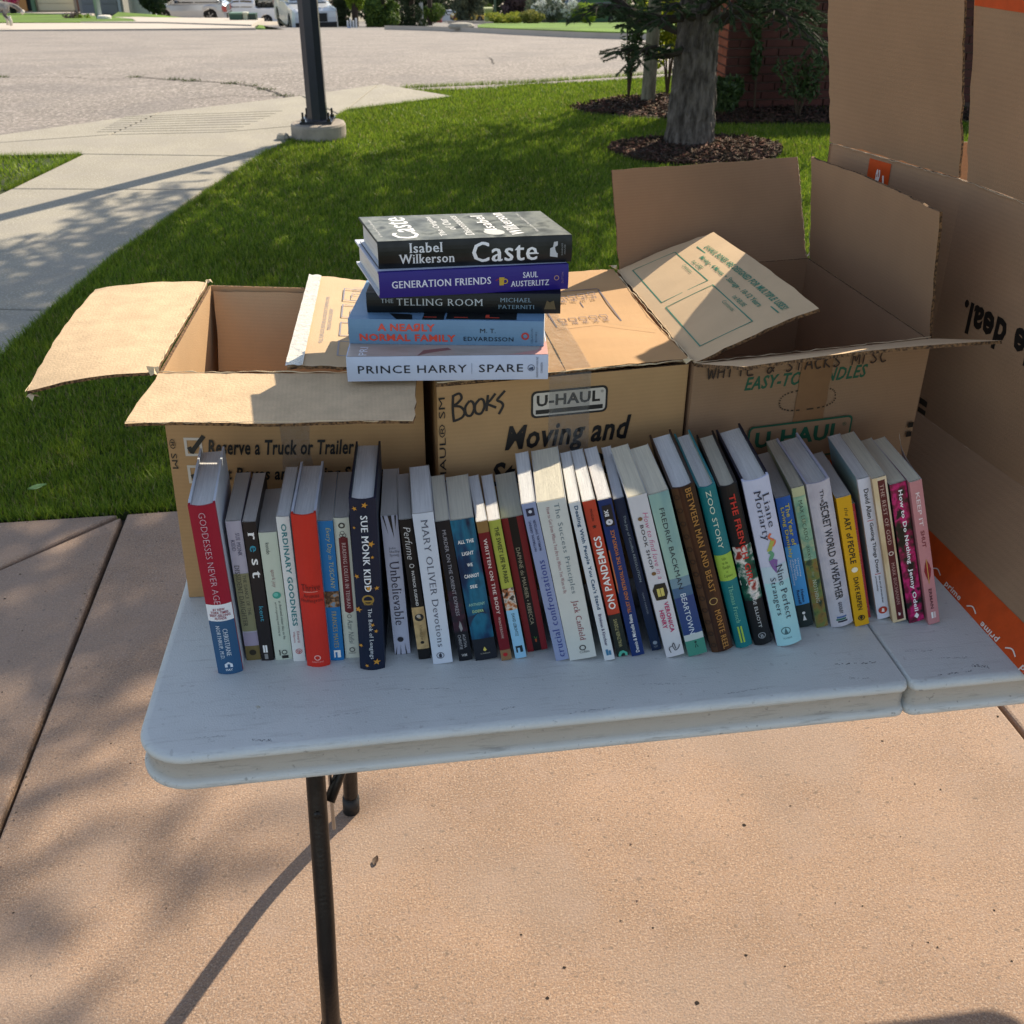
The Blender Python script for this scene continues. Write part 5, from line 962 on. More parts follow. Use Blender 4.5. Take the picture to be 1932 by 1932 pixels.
 (.783,.113,5.3,16.6,.252,.0235,.143,1,'14161a','c','101216','2c2026','black hardcover with raised red capitals over a green and white painting',[R_(0,1,.36,.70,A_fr),('p',[(0,.40),(.5,.42),(1,.36),(1,.40),(.5,.46),(0,.45)],'dcdad4'),('p',[(0,.57),(.4,.58),(.3,.60),(0,.60)],'dcdad4'),T_('THE FRENCH GIRL','bold','D',.40,.72,.05,.60,'c02a20'),T_('LEXIE ELLIOTT','sans','D',.42,.60,.64,.88,'c8ccd0'),('o',.5,.935,.0050,.0010,'9a9ea4'),T_('B','bold','H',.42,.58,.925,.945,'9a9ea4')]),
 (.817,.107,4.3,16.5,.261,.0326,.144,1,'c6cbe2','w','14182a','12151c','white and mint jacketed hardcover with a ribbon drawing, thickest of the leaning hardcovers',[R_(0,1,.50,.62,'b8cfdc'),R_(0,1,.60,1,'a2d4dc'),T_('Liane','serif','D',.60,.86,.085,.275,'20283a'),T_('Moriarty','serif','D',.22,.56,.06,.345,'20283a'),('l',spline([(.62,.31),(.52,.33),(.72,.36),(.60,.385)],4),.0030,'d86a4a'),('l',spline([(.66,.345),(.55,.375),(.42,.41)],4),.0055,'a8b050'),('l',spline([(.42,.41),(.52,.43),(.42,.46),(.48,.50)],4),.0050,'5a9a78'),('p',[(.34,.465),(.52,.455),(.68,.47),(.60,.51),(.54,.545),(.42,.51)],'7a5a9c'),T_('Nine Perfect','serif','D',.56,.82,.50,.83,'20283a'),T_('Strangers','serif','D',.18,.46,.565,.80,'20283a'),('o',.44,.905,.0062,.0010,'3a5a60'),('p',[(.36,.925),(.44,.885),(.52,.925)],'4a6a70'),T_('PLATINUM','serif','H',.28,.62,.945,.955,'3a5a60')]),
 (.854,.142,6.8,16.0,.210,.0188,.122,0,'1f5fb4','g',None,None,'bright blue paperback with yellow title, standing behind the ribbon-printed hardcover',[R_(0,1,.36,.82,'3f98d8'),R_(0,1,.82,1,'1c2c2c'),T_('The Year of','bold','D',.52,.82,.05,.36,'c8bc5a'),T_('Living Danishly','bold','D',.14,.44,.07,.45,'c8bc5a'),T_('Uncovering','sans','D',.66,.80,.46,.60,'e8f0f4'),T_('the Secrets','sans','D',.48,.62,.46,.59,'e8f0f4'),T_("of the World's",'sans','D',.30,.44,.46,.62,'e8f0f4'),T_('Happiest Country','sans','D',.12,.26,.46,.66,'e8f0f4'),T_('Helen','bold','D',.52,.72,.70,.80,'18305a'),T_('Russell','bold','D',.24,.44,.70,.81,'18305a'),('c',.45,.885,.0022,W_),('p',[(.32,.945),(.45,.895),(.58,.945)],W_)]),
 (.875,.139,5.7,16.1,.226,.0159,.135,0,'c4c79c','c',None,None,'slim paperback with a misty green mountain picture',[R_(0,1,.06,.55,A_past),R_(0,1,.50,1,A_hill),T_('MAX LUCADO','serif','D',.34,.64,.085,.36,'33403a'),T_('anxious','serif','D',.34,.66,.40,.56,'33403a'),T_('for','script','D',.40,.60,.585,.625,'9fb0a0'),T_('NOTHING','serif','D',.34,.66,.645,.815,'b8c4b4')]),
 (.903,.138,3.1,16.5,.234,.0298,.129,1,'bab8c4','w','b4b6c8','b9bccc','pale grey-lilac hardcover with hand-drawn black capitals',[R_(0,1,0,1,A_wth),T_('The','sans','D',.46,.62,.045,.13,'2a2a30'),T_('SECRET WORLD of WEATHER','cond','D',.38,.72,.13,.80,'22222a'),T_('GOOLEY','bold','D',.44,.60,.82,.905,'33333a'),R_(.28,.72,.925,.937,'4a6a9a'),R_(.24,.68,.941,.953,'2c6a5a'),R_(.30,.74,.957,.969,'2a2a3a')]),
 (.930,.134,4.9,15.9,.210,.0187,.122,0,'d9a514','g',None,None,'golden yellow paperback with black hand-drawn capitals',[T_('the','script','D',.42,.68,.08,.14,'221c0a'),T_('ART of PEOPLE','bold','D',.30,.72,.15,.50,'2c260c'),('c',.52,.55,.0042,'f0ead0'),T_('DAVE KERPEN','cond','D',.34,.68,.61,.87,'2c240c'),('o',.5,.935,.0046,.0012,'221c0a'),('p',[(.36,.935),(.5,.915),(.62,.93),(.5,.95)],'221c0a')]),
 (.9465,.152,6.5,15.8,.188,.0060,.122,0,'a8303c','g',None,None,'very slim short red book squeezed between the yellow and the white paperback',[T_('Diane Luciani  Finding a journey  A tale of becoming strong and reinventing my life','script','D',.32,.66,.06,.93,'d0a0a0')]),
 (.966,.146,4.9,16.2,.229,.0168,.126,0,'d6d9e6','w','8fb4c0',None,'white paperback with condensed black title and red divider lines',[T_('David Allen','cond','D',.34,.70,.07,.27,'15151a'),R_(.28,.76,.283,.287,'c03028'),T_('Getting Things Done','cond','D',.34,.70,.30,.655,'15151a'),R_(.28,.76,.663,.667,'c03028'),T_('the art of stress-free','cond','D',.54,.68,.68,.88,'3a3a44'),T_('productivity','cond','D',.24,.40,.68,.79,'3a3a44'),('c',.5,.935,.0060,'b83a24'),('p',[(.38,.945),(.45,.92),(.62,.925),(.60,.95)],'efe6e0')]),
 (.984,.136,4.9,16.6,.235,.0180,.128,0,'b59a72','c',None,None,'tan paperback with a maroon vertical title plaque',[R_(0,1,0,1,A_brch),R_(.34,.86,.02,.985,'541018'),T_('THE REST OF GOD','serif','D',.46,.72,.045,.45,'c8a89c'),('o',.58,.51,.0034,.0012,'d8c8bc'),T_('MARK BUCHANAN','serif','D',.48,.72,.575,.875,'b89088'),('p',[(.48,.93),(.66,.94),(.62,.955),(.5,.955)],'e0d0c8')]),
 (1.007,.132,3.7,16.9,.228,.0209,.123,0,'12161a','c',None,None,'black paperback patterned with magenta roses',[R_(0,1,0,1,A_flow),T_('How to Do Nothing','bold','D',.38,.70,.05,.565,'eef0f2'),T_('Jenny Odell','bold','D',.38,.70,.60,.92,'eef0f2'),('p',[(.38,.955),(.55,.93),(.70,.955),(.55,.975)],W_)]),
 (1.029,.125,2.6,17.2,.235,.0157,.122,0,'c4878a','c',None,None,'dusty pink paperback with red lips on the spine, last in the row',[T_('KEEP IT','cond','D',.34,.66,.075,.30,'e8d4d4'),T_('SHUT','cond','D',.34,.66,.33,.445,'7a2c34'),('p',[(.5,.53),(.72,.57),(.80,.605),(.70,.65),(.5,.69),(.32,.65),(.22,.61),(.32,.57)],'8a1420'),R_(.46,.54,.53,.70,'c0904a'),T_('ERMAN','cond','D',.36,.62,.74,.885,'5a2830'),R_(.32,.48,.91,.955,W_),R_(.52,.70,.91,.955,'e0c8c8')]),
]
for (x, y, yw, ln, H, t, D, hard, cov, pg, side, bin_, lab, items) in ROW:
    rt, pos = make_book('book', t, H, D, cover_mat(cov), lab, 'upright books along the table', bool(hard), pg, cover_mat(side) if side else None, cover_mat(bin_, .6) if bin_ else None)
    yr, lr = math.radians(yw), math.radians(ln)
    u = V3((math.cos(yr), -math.sin(yr), 0)); base = V3((x, y, .7402))-u*(t/2)/max(.5, math.cos(lr))
    if ln < 0: base.z += t*math.sin(-lr)
    rt.matrix_world = Matrix.Translation(base) @ Matrix.Rotation(-yr, 4, 'Z') @ Matrix.Rotation(-lr, 4, 'Y')
    spine_print(rt, pos, t, H, items, hard)
# ---- the stack of five, lying flat: local spine frame turned so that x runs up
def flat_book(t, L, D, cov, label, items, at, yaw_, side=None, topitems=None, hard=True, pages='w', skew=0):
    rt, pos = make_book('book', t, L, D, cov, label, 'books stacked on the boxes', hard, pages, side, cover_mat('c4cbd6', .6), round_=.0022)
    # local x (thickness) -> world up, local z (height) -> world +x reversed so that titles read left to right
    yr = math.radians(yaw_); ex = V3((math.cos(yr), math.sin(yr), 0)); ey = V3((-math.sin(yr), math.cos(yr), 0))
    # columns: local x -> up ; local y -> ey ; local z -> -ex   (keeps handedness)
    Mx = Matrix((V3((0, 0, 1)), ey, -ex)).transposed().to_4x4(); Mx.translation = V3(at)+ex*L; rt.matrix_world = Mx
    P = Print(lambda a, b, h: pos(b, 1-a, h), L, t)   # a: 0..1 left to right, b: 0..1 upwards
    for it in items:
        if it[0] == 'r': P.rect(*it[1:6], n=1, nt=6)
        elif it[0] == 't': P.text(it[1], it[2], it[3], *it[4:8], it[8])
        elif it[0] == 'p': P.poly(it[1], it[2])
        elif it[0] == 'o': P.ring(it[1], it[2], it[3], it[4], it[5])
        elif it[0] == 'c': P.disc(it[1], it[2], it[3], it[4])
        elif it[0] == 'l': P.line(it[1], it[2], it[3])
    P.build('spine_lettering', rt)
    if topitems:
        P = Print(lambda a, b, h: V3((t+h, b*D, L*(1-a))), L, D)
        for it in topitems:
            if it[0] == 'r': P.rect(*it[1:6])
            elif it[0] == 't': P.text(it[1], it[2], it[3], *it[4:8], it[8])
            elif it[0] == 'p': P.poly(it[1], it[2])
            elif it[0] == 'c': P.disc(it[1], it[2], it[3], it[4])
        P.build('cover_lettering', rt)
    if skew:      # the block has slumped a little out of square
        for ch in rt.children:
            for v in ch.data.vertices: v.co.z += skew*max(0, v.co.y)
    return rt
z = 1.0745
flat_book(.0330, .252, .155, cover_mat('c2cde4'), 'white hardcover with spaced black capitals, bottom of the stack', [('t','PRINCE HARRY','wide','H',.055,.595,.34,.66,'101828'),('r',.618,.6205,.27,.72,'8a98b0'),('t','SPARE','wide','H',.655,.875,.34,.66,'101828'),('o',.915,.5,.0045,.0008,'3a4a68'),('p',[(.905,.42),(.925,.42),(.925,.55),(.905,.50)],'3a4a68'),('t','RANDOM HOUSE','sans','U',.940,.950,.10,.92,'2a3850'),('t','CANADA','sans','U',.962,.972,.28,.72,'2a3850')], (  .2605, .288, z), -6.0, topitems=[('r',0.005,.995,.0,.62,A_spare),('p',[(.35,.0),(.40,.05),(.46,.09),(.52,.12),(.50,.17),(.38,.12)],'8a5f58'),('p',[(.80,.0),(1,0),(1,.3),(.95,.1)],'c8968e'),('t','PRI','sans','U',.06,.10,.02,.20,'eef0f4')]); z += .0336
flat_book(.0330, .248, .155, cover_mat('6f93b4'), 'grey-blue hardcover with coral capitals, second from the bottom of the stack', [('t','A NEA\u042fLY','black','H',.15,.445,.56,.86,'e0503c'),('t','NORMAL FAMILY','black','H',.055,.55,.14,.44,'e0503c'),('t','M. T.','sans','H',.675,.755,.53,.70,'12202c'),('t','EDVARDSSON','wide','H',.590,.845,.19,.37,'12202c'),('o',.905,.42,.0050,.0022,'c03a34'),('t','CELADON','sans','U',.935,.944,.12,.72,'3f5a70'),('t','BOOKS','sans','U',.956,.965,.18,.60,'3f5a70')], (.2655, .332, z), -10.0, topitems=[('p',[(.25,.0),(.33,-.0),(.32,.12),(.20,.14)],'10161c'),('r',.38,.49,.0,.5,'0f1418'),('r',.50,.86,.02,.5,'0f1418'),('r',.385,.45,.05,.065,'e0503c'),('r',.54,.61,.05,.065,'e0503c'),('r',.70,.77,.05,.065,'e0503c'),('r',.70,.72,.07,.12,'e0503c')]); z += .0336
flat_book(.0262, .247, .150, cover_mat('101418'), 'thin black hardcover with pale serif capitals, middle of the stack', [('t','THE','serif','H',.075,.140,.52,.72,'a8b4bc'),('t','TELLING ROOM','serif','H',.155,.600,.40,.74,'c4ccd0'),('t','MICHAEL','serif','H',.690,.850,.60,.80,'7f98a8'),('t','PATERNITI','serif','H',.680,.865,.26,.46,'7f98a8'),('p',[(.915,.25),(.975,.25),(.965,.7),(.945,.6),(.93,.7)],'5c5038')], (.2905, .351, z), -9.0); z += .0268
flat_book(.0325, .239, .150, cover_mat('2c2080'), 'violet hardcover with condensed white capitals and a yellow cup, second from the top', [('t','GENERATION FRIENDS','serifb','H',.065,.585,.38,.66,'dfe2f4'),('t','SAUL','serifb','H',.755,.835,.56,.78,'dfe2f4'),('t','AUSTERLITZ','serifb','H',.690,.895,.22,.45,'dfe2f4'),('p',[(.630,.30),(.652,.30),(.656,.62),(.628,.62)],'c8a83a'),('o',.660,.46,.0035,.0012,'c8a83a'),('l',[(.61,.5),(.622,.56),(.628,.55)],.0014,'8a2040'),('o',.935,.5,.0032,.0008,'b89078'),('t','DUTTON','sans','U',.962,.972,.28,.72,'8a6f90')], (.3075, .325, z), .8, side=cover_mat('c9cfe0'), skew=.17); z += .0332
flat_book(.0340, .243, .118, A_casteD, 'black hardcover with large white serif lettering and a grey photo cover, top of the stack', [('t','Isabel','serifb','H',.160,.330,.57,.92,'e2e6ec'),('t','Wilkerson','serifb','H',.105,.390,.17,.52,'e2e6ec'),('t','Caste','serifb','H',.480,.825,.13,.88,'f4f6fa'),('p',[(.885,.25),(.925,.20),(.925,.80),(.905,.78),(.900,.6),(.885,.55)],'c8ccd2'),('t','RANDOM','sans','U',.944,.952,.28,.72,'8f949a'),('t','HOUSE','sans','U',.958,.966,.32,.68,'8f949a')], (.3085, .338, z), -.5, side=A_casteD, skew=.19,
  topitems=[('r',.003,.997,.006,.994,A_caste),('t','Caste','serifb','U',.10,.235,.08,.93,'f4f4f2'),('t','The Origins','serifb','U',.34,.385,.12,.90,'e4e4e0'),('t','of Our','serifb','U',.405,.450,.35,.80,'e4e4e0'),('t','Discontents','serifb','U',.470,.515,.12,.90,'e4e4e0'),('c',.625,.20,.013,'c9cbc6'),('t','Isabel','serifb','U',.590,.655,.28,.88,'f4f4f2'),('t','Wilkerson','serifb','U',.700,.770,.06,.96,'f4f4f2'),('t','#1 New York Times Bestseller','sans','U',.03,.045,.15,.85,'d8d8d4'),('t','Winner of the National Book Critics','sans','U',.84,.855,.15,.90,'d8d8d4')])

last = [o for o in COL.objects if o.get('label', '').startswith('dusty pink')][0]
mb = MB(); n = 8; t_ = .0157
V_ = [(t_+.0006+.020*(i/n)**2.4, .004+.118*i/n, z_) for i in range(n+1) for z_ in (.001, .2345)]
mb.add(V_, [(2*i, 2*i+1, 2*i+3, 2*i+2) for i in range(n)]); mb.build('loose_cover', PAPER, last, smooth=True)
# ------------------------------------------------------------------ far side of the street
YZ = lambda x, y: np.minimum(-1.90-.0805*(along(x, y)-33.7), -1.0)
FCN = mat('pale_concrete', hx('b5aca0'), .9, var=.06, vscale=1)
sheet('yard', [(-40, 33), (-12.3, 40.3), (-6.9, 40.2), (-7.83, 44.9), (-11.34, 53.8), (-12.6, 57), (-17.6, 63), (-50, 66)], LAWNFAR, off=.0, step=2, zf=YZ, skirt=.3, kind='structure')
sheet('far_sidewalk', [(-40, 25), (-9.9, 32.3), (-9.04, 32.17), (-7.04, 32.36), (-4.98, 32.57), (-2.4, 33.0), (-2.6, 34.85), (-6.0, 39.3), (-8.7, 40.25), (-12.3, 40.55), (-40, 33.2)], FCN, off=-.03, step=1.2, zf=YZ, skirt=.5, kind='structure')
sheet('driveway', [(-8.7, 40.2), (-6.0, 39.2), (-2.65, 34.8), (-3.0, 45), (-7.35, 47.5), (-9.0, 50), (-11.0, 52.5), (-11.34, 53.8), (-7.83, 44.9), (-6.9, 40.3)], FCN, off=.01, step=2, zf=YZ, skirt=.1, kind='structure')
sheet('walkway', [(-40, 66), (-17.6, 63), (-12.4, 56.5), (-11.3, 54), (-13.5, 70), (-50, 84)], FCN, off=.02, step=2, zf=YZ, skirt=.1, kind='structure')
mb = MB(); A_ = [(-9.4, 50.77, -3.13), (-7.74, 50.55, -3.25), (-5.99, 50.31, -3.42), (-4.06, 50.05, -3.56), (-3.4, 49.95, -3.66)]; B_ = [(-9.13, 46.7, -3.02), (-7.12, 46.43, -3.16), (-5.5, 46.21, -3.26), (-3.51, 45.94, -3.36), (-3.0, 45.85, -3.42)]; C_ = [(x-.3, y+14, z-2.2) for x, y, z in A_]
B_ = [(x, y, z+.06) for x, y, z in B_]; A_ = [(x, y, z+.09) for x, y, z in A_]; mb.add(B_+A_+C_, [(i, i+1, i+6, i+5) for i in range(4)]+[(i+5, i+6, i+11, i+10) for i in range(4)]); mb.build('verge', LAWNFAR, None, kind='structure')
sheet('parking_pad', [(-16, 64), (-6, 62), (-2, 110), (-14, 110)], FCN, off=.14, step=3, skirt=.4, kind='structure')
TY = lambda x, y: T(x, y)+.10
sheet('far_lawn', [(3.4, 28.3), (4.25, 25.1), (5.6, 21.5), (9, 18.2), (40, 12), (60, 40), (20, 60), (9, 66), (5.6, 46), (4.0, 34)], LAWNFAR, off=.10, step=2, skirt=.3, kind='structure')
sheet('far_street', [(-1.5, 34), (1.0, 34.2), (3.4, 29), (6, 35), (8, 46), (13, 70), (34, 260), (4, 260), (-8, 100), (-4, 60)], mat('far_asphalt', hx('7d7975'), .95), off=-.05, step=6, skirt=0, kind='structure')
sheet('far_driveway', [(5.2, 60), (10, 60.6), (12, 63.5), (6.4, 63)], FCN, off=.14, step=3, skirt=.1, kind='structure'); sheet('far_driveway', [(10, 120), (26, 122), (28, 128), (10, 127)], FCN, off=.14, step=3, skirt=.1, kind='structure')
mb = MB(); P = [(1.4, 33.2), (2.6, 30.4), (3.5, 28.0), (4.3, 24.8), (5.65, 21.2), (9, 17.9), (20, 13.8)]
K = spline(P, 5); vs = []
for i, (x, y) in enumerate(K):
    a = K[max(0, i-1)]; b = K[min(len(K)-1, i+1)]; dx, dy = b[0]-a[0], b[1]-a[1]; q = math.hypot(dx, dy); z = float(T(x, y))
    for o_, h in ((.0, -.05), (-.03, .035), (-.10, .06), (-.20, .10), (-.22, -.05)): vs.append((x+dy/q*-o_, y-dx/q*-o_, z+h))
n = len(K); mb.add(vs, [(i*5+j, i*5+j+1, (i+1)*5+j+1, (i+1)*5+j) for i in range(n-1) for j in range(4)]); mb.build('kerb', FCN, None, kind='structure')
# ---- houses at the top left
def wallbox(name, x0, x1, y0, y1, z0, z1, m, parent=None, **k):
    mb = MB(); mb.box(x0, x1, y0, y1, z0, z1); return mb.build(name, m, parent, **k)
HR = -.134
HS = empty('house', (-14.86, 63.62, -4.10), rz=HR, label='cream house with an orange front door at the top left corner', cat='house')
STU = mat('cream_stucco', hx('cdbb9c'), .9, var=.04, vscale=.8); GRYP = mat('grey_paint', hx('77787a'), .7); WHP = mat('white_siding', hx('d2d4d6'), .6)
wallbox('wall', -5, 1.35, .02, 9, -.3, 4.5, STU, HS)
for k in range(7): wallbox('door_panel', -.92, .95, -.06, 0, .02+.34*k, .34+.34*k, mat('cream_door', hx('d8caa8'), .6), HS)
wallbox('front_door', -2.25, -1.50, -.10, 0, 0, 2.3, mat('orange_wood', hx('c8894c'), .5), HS); wallbox('door_trim', -1.93, -1.89, -.12, -.10, 0, 2.3, STU, HS)
wallbox('entry_recess', -1.48, -1.22, -.05, 0, 0, 2.3, mat('dark_entry', hx('1c1f1a'), .8), HS); wallbox('green_post', -1.20, -1.02, -.25, -.05, -.1, 2.5, mat('green_paint', hx('5b7a5c'), .6), HS)
wallbox('downpipe', 1.13, 1.20, -.14, -.02, -.1, 3.4, mat('brown_metal', hx('5a3a2c'), .5), HS); wallbox('stone_pier', .98, 1.11, -.10, 0, -.1, 3.4, mat('pier', hx('8c8478'), .8), HS)
GA = empty('garage', (-11.71, 59.16, -3.90), rz=HR, label='grey garage front beside a white sided wall', cat='garage')
wallbox('wall', -1.1, 1.05, 0.02, 1.4, -.3, 4, mat('garage_wall', hx('8f8d88'), .8), GA)
for k in range(6): wallbox('door_panel', -.92, .78, -.06, 0, .03+.45*k, .46+.45*k, GRYP, GA)
wallbox('corner_trim', .82, .95, -.07, 0, -.1, 3.5, mat('trim_grey', hx('a4aab0'), .6), GA)
WG = empty('white_shed', (-10.45, 61.0, -4.2), rz=HR, label='bright white vertically sided building behind the dark young tree', cat='shed')
wallbox('wall', -.75, .78, .02, .9, -.4, 4.2, WHP, WG)
for k in range(8): wallbox('siding_board', -.75+.19*k, -.57+.19*k, -.03, .018, -.2, 4.1, WHP, WG)
BGH = empty('house', (-4.5, 118, -9.6), rz=HR, label='pale house glimpsed behind the trees left of the lamp post', cat='house')
wallbox('wall', -9, 1.5, 0, 8, 0, 5.2, mat('pale_siding', hx('a9a294'), .8), BGH); wallbox('window', -5.8, -4.4, -.05, -.01, 1.8, 3.2, mat('window_dark', hx('27303a'), .15), BGH); wallbox('window', -2.6, -1.2, -.05, -.01, 1.8, 3.2, MATS['window_dark'], BGH)
# ---- cars
GLS = mat('car_glass', hx('10151a'), .06, spec=.8); TYR = mat('tyre_rubber', hx('141414'), .8); RIM = mat('rim_metal', hx('9a9da2'), .3, metal=.9); BLK = mat('black_trim', hx('15161a'), .5)
SILV = mat('silver_paint', hx('a2a9b4'), .22, metal=.55, coat=.8); WPT = mat('white_car_paint', hx('d3d7dc'), .25, coat=.8); YPT = mat('yellow_car_paint', hx('c9a02a'), .3, coat=.6); RPT = mat('red_car_paint', hx('8a1422'), .3, coat=.6); TAIL = mat('tail_light', hx('9a1420'), .2, coat=1); HEAD = mat('head_light', hx('dfe6ea'), .1, coat=1); GPT = mat('green_car_paint', hx('1f4a3c'), .3, coat=.6)
def vehicle(name, label, x, y, z, rz, prof, belt, cabin, width, wheels, paint, wr=.34, cat='car', bed=None, group=None):
    """side profile (x along car, nose at +x); prof: lower body top line; cabin: roof line points (x, z)"""
    e = empty(name, (x, y, z), rz, label=label, cat=cat, group=group); hw = width/2
    def loft(line, base, wt, wb, m, nm, crown=.0):
        mb = MB(); n = len(line); vs = []
        for (px, pz), pb in zip(line, base):
            end = 1.0-(.10 if px in (line[0][0], line[-1][0]) else 0)
            for yy, zz in ((-wb*end, pb), (-wb*end*1.0, pb+(pz-pb)*.55), (-wt*end, pz-(.04 if pz-pb > .1 else 0)), (-wt*end*.86, pz), (wt*end*.86, pz), (wt*end, pz-(.04 if pz-pb > .1 else 0)), (wb*end, pb+(pz-pb)*.55), (wb*end, pb)): vs.append((px, yy, zz))
        fs = [(i*8+j, (i+1)*8+j, (i+1)*8+j+1, i*8+j+1) for i in range(n-1) for j in range(7)]+[tuple(range(8)), tuple(reversed(range((n-1)*8, n*8)))]+[(i*8+7, (i+1)*8+7, (i+1)*8, i*8) for i in range(n-1)]
        mb.add(vs, fs); return mb.build(nm, m, e, smooth=False)
    # wheel arches cut into the lower edge
    L0, L1 = prof[0][0], prof[-1][0]; xsn = sorted(set([p[0] for p in prof]+[w_+d*wr for w_ in wheels for d in (-1.18, -1.0, -.6, 0, .6, 1.0, 1.18)])); xsn = [v for v in xsn if L0 <= v <= L1]
    line = []; base = []
    for v in xsn:
        line.append((v, float(np.interp(v, [p[0] for p in prof], [p[1] for p in prof])))); b = .24
        for w_ in wheels:
            dd = abs(v-w_)/(wr*1.18)
            if dd < 1: b = max(b, wr+math.sqrt(1-dd*dd)*wr*1.15)
        base.append(b)
    loft(line, base, hw*.97, hw, paint, 'body')
    cb = [(a, float(belt)) for a, _ in cabin]; loft(cabin, [belt-.02]*len(cabin), hw*.76, hw*.93, paint, 'cabin')
    # windows: inset following the cabin sides
    x0, x1 = cabin[0][0], cabin[-1][0]
    roof = lambda v: float(np.interp(v, [p[0] for p in cabin], [p[1] for p in cabin]))
    nwin = 2 if x1-x0 > 1.9 else 1; edges = np.linspace(x0+.22, x1-.22, nwin+1)
    for s in (-1, 1):
        for k in range(nwin):
            a, b = edges[k]+.04, edges[k+1]-.04; mb = MB(); m_ = 6; lo = []; hi = []
            for i in range(m_+1):
                v = a+(b-a)*i/m_; r_ = roof(v)-.10; r_ = max(r_, belt+.03); f_ = (r_-belt)/(max(.1, roof(v)-belt)); lo.append((v, s*(hw*.935+.006), belt+.05)); hi.append((v, s*(hw*(.93-.10*f_)+.015), r_))
            mb.add(lo+hi, [(i, i+1, i+1+m_+1, i+m_+1) for i in range(m_)]); mb.build('window', GLS, e)
    for (xa, za), (xb, zb_), nm in ((cabin[-1], cabin[-2], 'windscreen'), (cabin[0], cabin[1], 'rear_window')):
        sg = 1 if nm == 'windscreen' else -1; o = sg*.02
        mb = MB(); mb.add([(xa+(xb-xa)*.12+o, -hw*.80, za+(zb_-za)*.12+.01), (xa+(xb-xa)*.12+o, hw*.80, za+(zb_-za)*.12+.01), (xa+(xb-xa)*.9+o, hw*.62, za+(zb_-za)*.88+.02), (xa+(xb-xa)*.9+o, -hw*.62, za+(zb_-za)*.88+.02)], [(0, 1, 2, 3)]); mb.build(nm, GLS, e)
    for w_ in wheels:
        for s in (-1, 1):
            mb = MB(); mb.lathe([(wr*.62, -.11), (wr*.95, -.11), (wr, -.07), (wr, .07), (wr*.95, .11), (wr*.62, .11)], 20); t_ = mb.build('wheel', TYR, e); t_.location = (w_, s*(hw-.12), wr); t_.rotation_euler = (math.pi/2, 0, 0)
            mb = MB(); mb.lathe([(wr*.62, -.10), (wr*.60, .10)], 16)
            for k in range(5):
                a = 2*math.pi*k/5; mb.add([(wr*.08*math.cos(a+1.5), wr*.08*math.sin(a+1.5), .118*-s), (wr*.60*math.cos(a-.15), wr*.60*math.sin(a-.15), .118*-s), (wr*.60*math.cos(a+.15), wr*.60*math.sin(a+.15), .118*-s), (wr*.08*math.cos(a-1.5), wr*.08*math.sin(a-1.5), .118*-s)], [(0, 1, 2, 3)])
            mb.build('rim', RIM, t_)
    # bumpers, lights, sills
    f, r = prof[-1][0], prof[0][0]; zf_ = prof[-1][1]; zr = prof[0][1]
    wallbox('bumper', f-.12, f+.06, -hw*.9, hw*.9, .25, .52, BLK, e); wallbox('bumper', r-.06, r+.12, -hw*.9, hw*.9, .25, .52, BLK, e)
    wallbox('grille', f-.02, f+.025, -hw*.5, hw*.5, .54, max(.6, zf_-.08), BLK, e)
    for s in (-1, 1):
        wallbox('headlight', f-.10, f+.02, s*hw*.72-.16, s*hw*.72+.16, zf_-.24, zf_-.06, HEAD, e); wallbox('tail_light', r-.02, r+.22, s*hw*.90-.09, s*hw*.90+.09, zr-.34, zr-.04, TAIL, e)
        wallbox('mirror', x1-.55, x1-.38, s*(hw+.09)-.08, s*(hw+.09)+.08, belt+.02, belt+.18, paint, e)
    wallbox('sill', wheels[0]+wr*1.25, wheels[1]-wr*1.25, -hw-.005, hw+.005, .20, .30, BLK, e)
    if bed:
        b0, b1, bz = bed; mb = MB(); mb.box(b0, b1, -hw*.88, hw*.88, bz-.35, bz+.004); mb.build('load_bed', BLK, e)
    return e
vehicle('parked_car', 'silver hatchback wagon parked facing left on the far driveway', -9.10, 70.9, -5.42, math.radians(176), [(-2.25, .92), (-2.1, 1.02), (-.5, 1.0), (.9, .98), (1.6, .88), (2.15, .72), (2.25, .62)], 1.0, [(-2.1, 1.05), (-1.75, 1.50), (-.6, 1.62), (.3, 1.58), (1.15, 1.0)], 1.80, (-1.32, 1.34), SILV, wr=.36)
PK = vehicle('pickup_truck', 'white crew cab pickup with red tail lights behind the green utility boxes', -7.9, 95.0, -8.12, math.radians(172), [(-2.95, 1.30), (-2.8, 1.34), (.9, 1.32), (1.2, 1.22), (2.7, 1.14), (2.95, 1.05)], 1.32, [(-.95, 1.36), (-.85, 1.92), (-.1, 1.98), (.8, 1.93), (1.45, 1.30)], 2.03, (-1.75, 1.92), WPT, wr=.42, cat='pickup', bed=(-2.85, -1.05, 1.335))
for k in range(5): wallbox('cargo', -2.75+.36*k, -2.47+.36*k, -.5, .5, 1.34, 1.68+.06*(k % 2), mat('cargo_dark', hx('3a3a34'), .8), PK)
vehicle('pickup_truck', 'white truck seen head-on directly behind the navy lamp post', -1.72, 52.2, -3.98, math.radians(-78), [(-2.6, 1.15), (-2.4, 1.22), (.6, 1.2), (1.2, 1.10), (2.3, 1.04), (2.5, .95)], 1.2, [(-2.3, 1.25), (-2.1, 1.80), (-.5, 1.86), (.3, 1.80), (1.05, 1.18)], 1.95, (-1.55, 1.60), WPT, wr=.39, cat='truck')
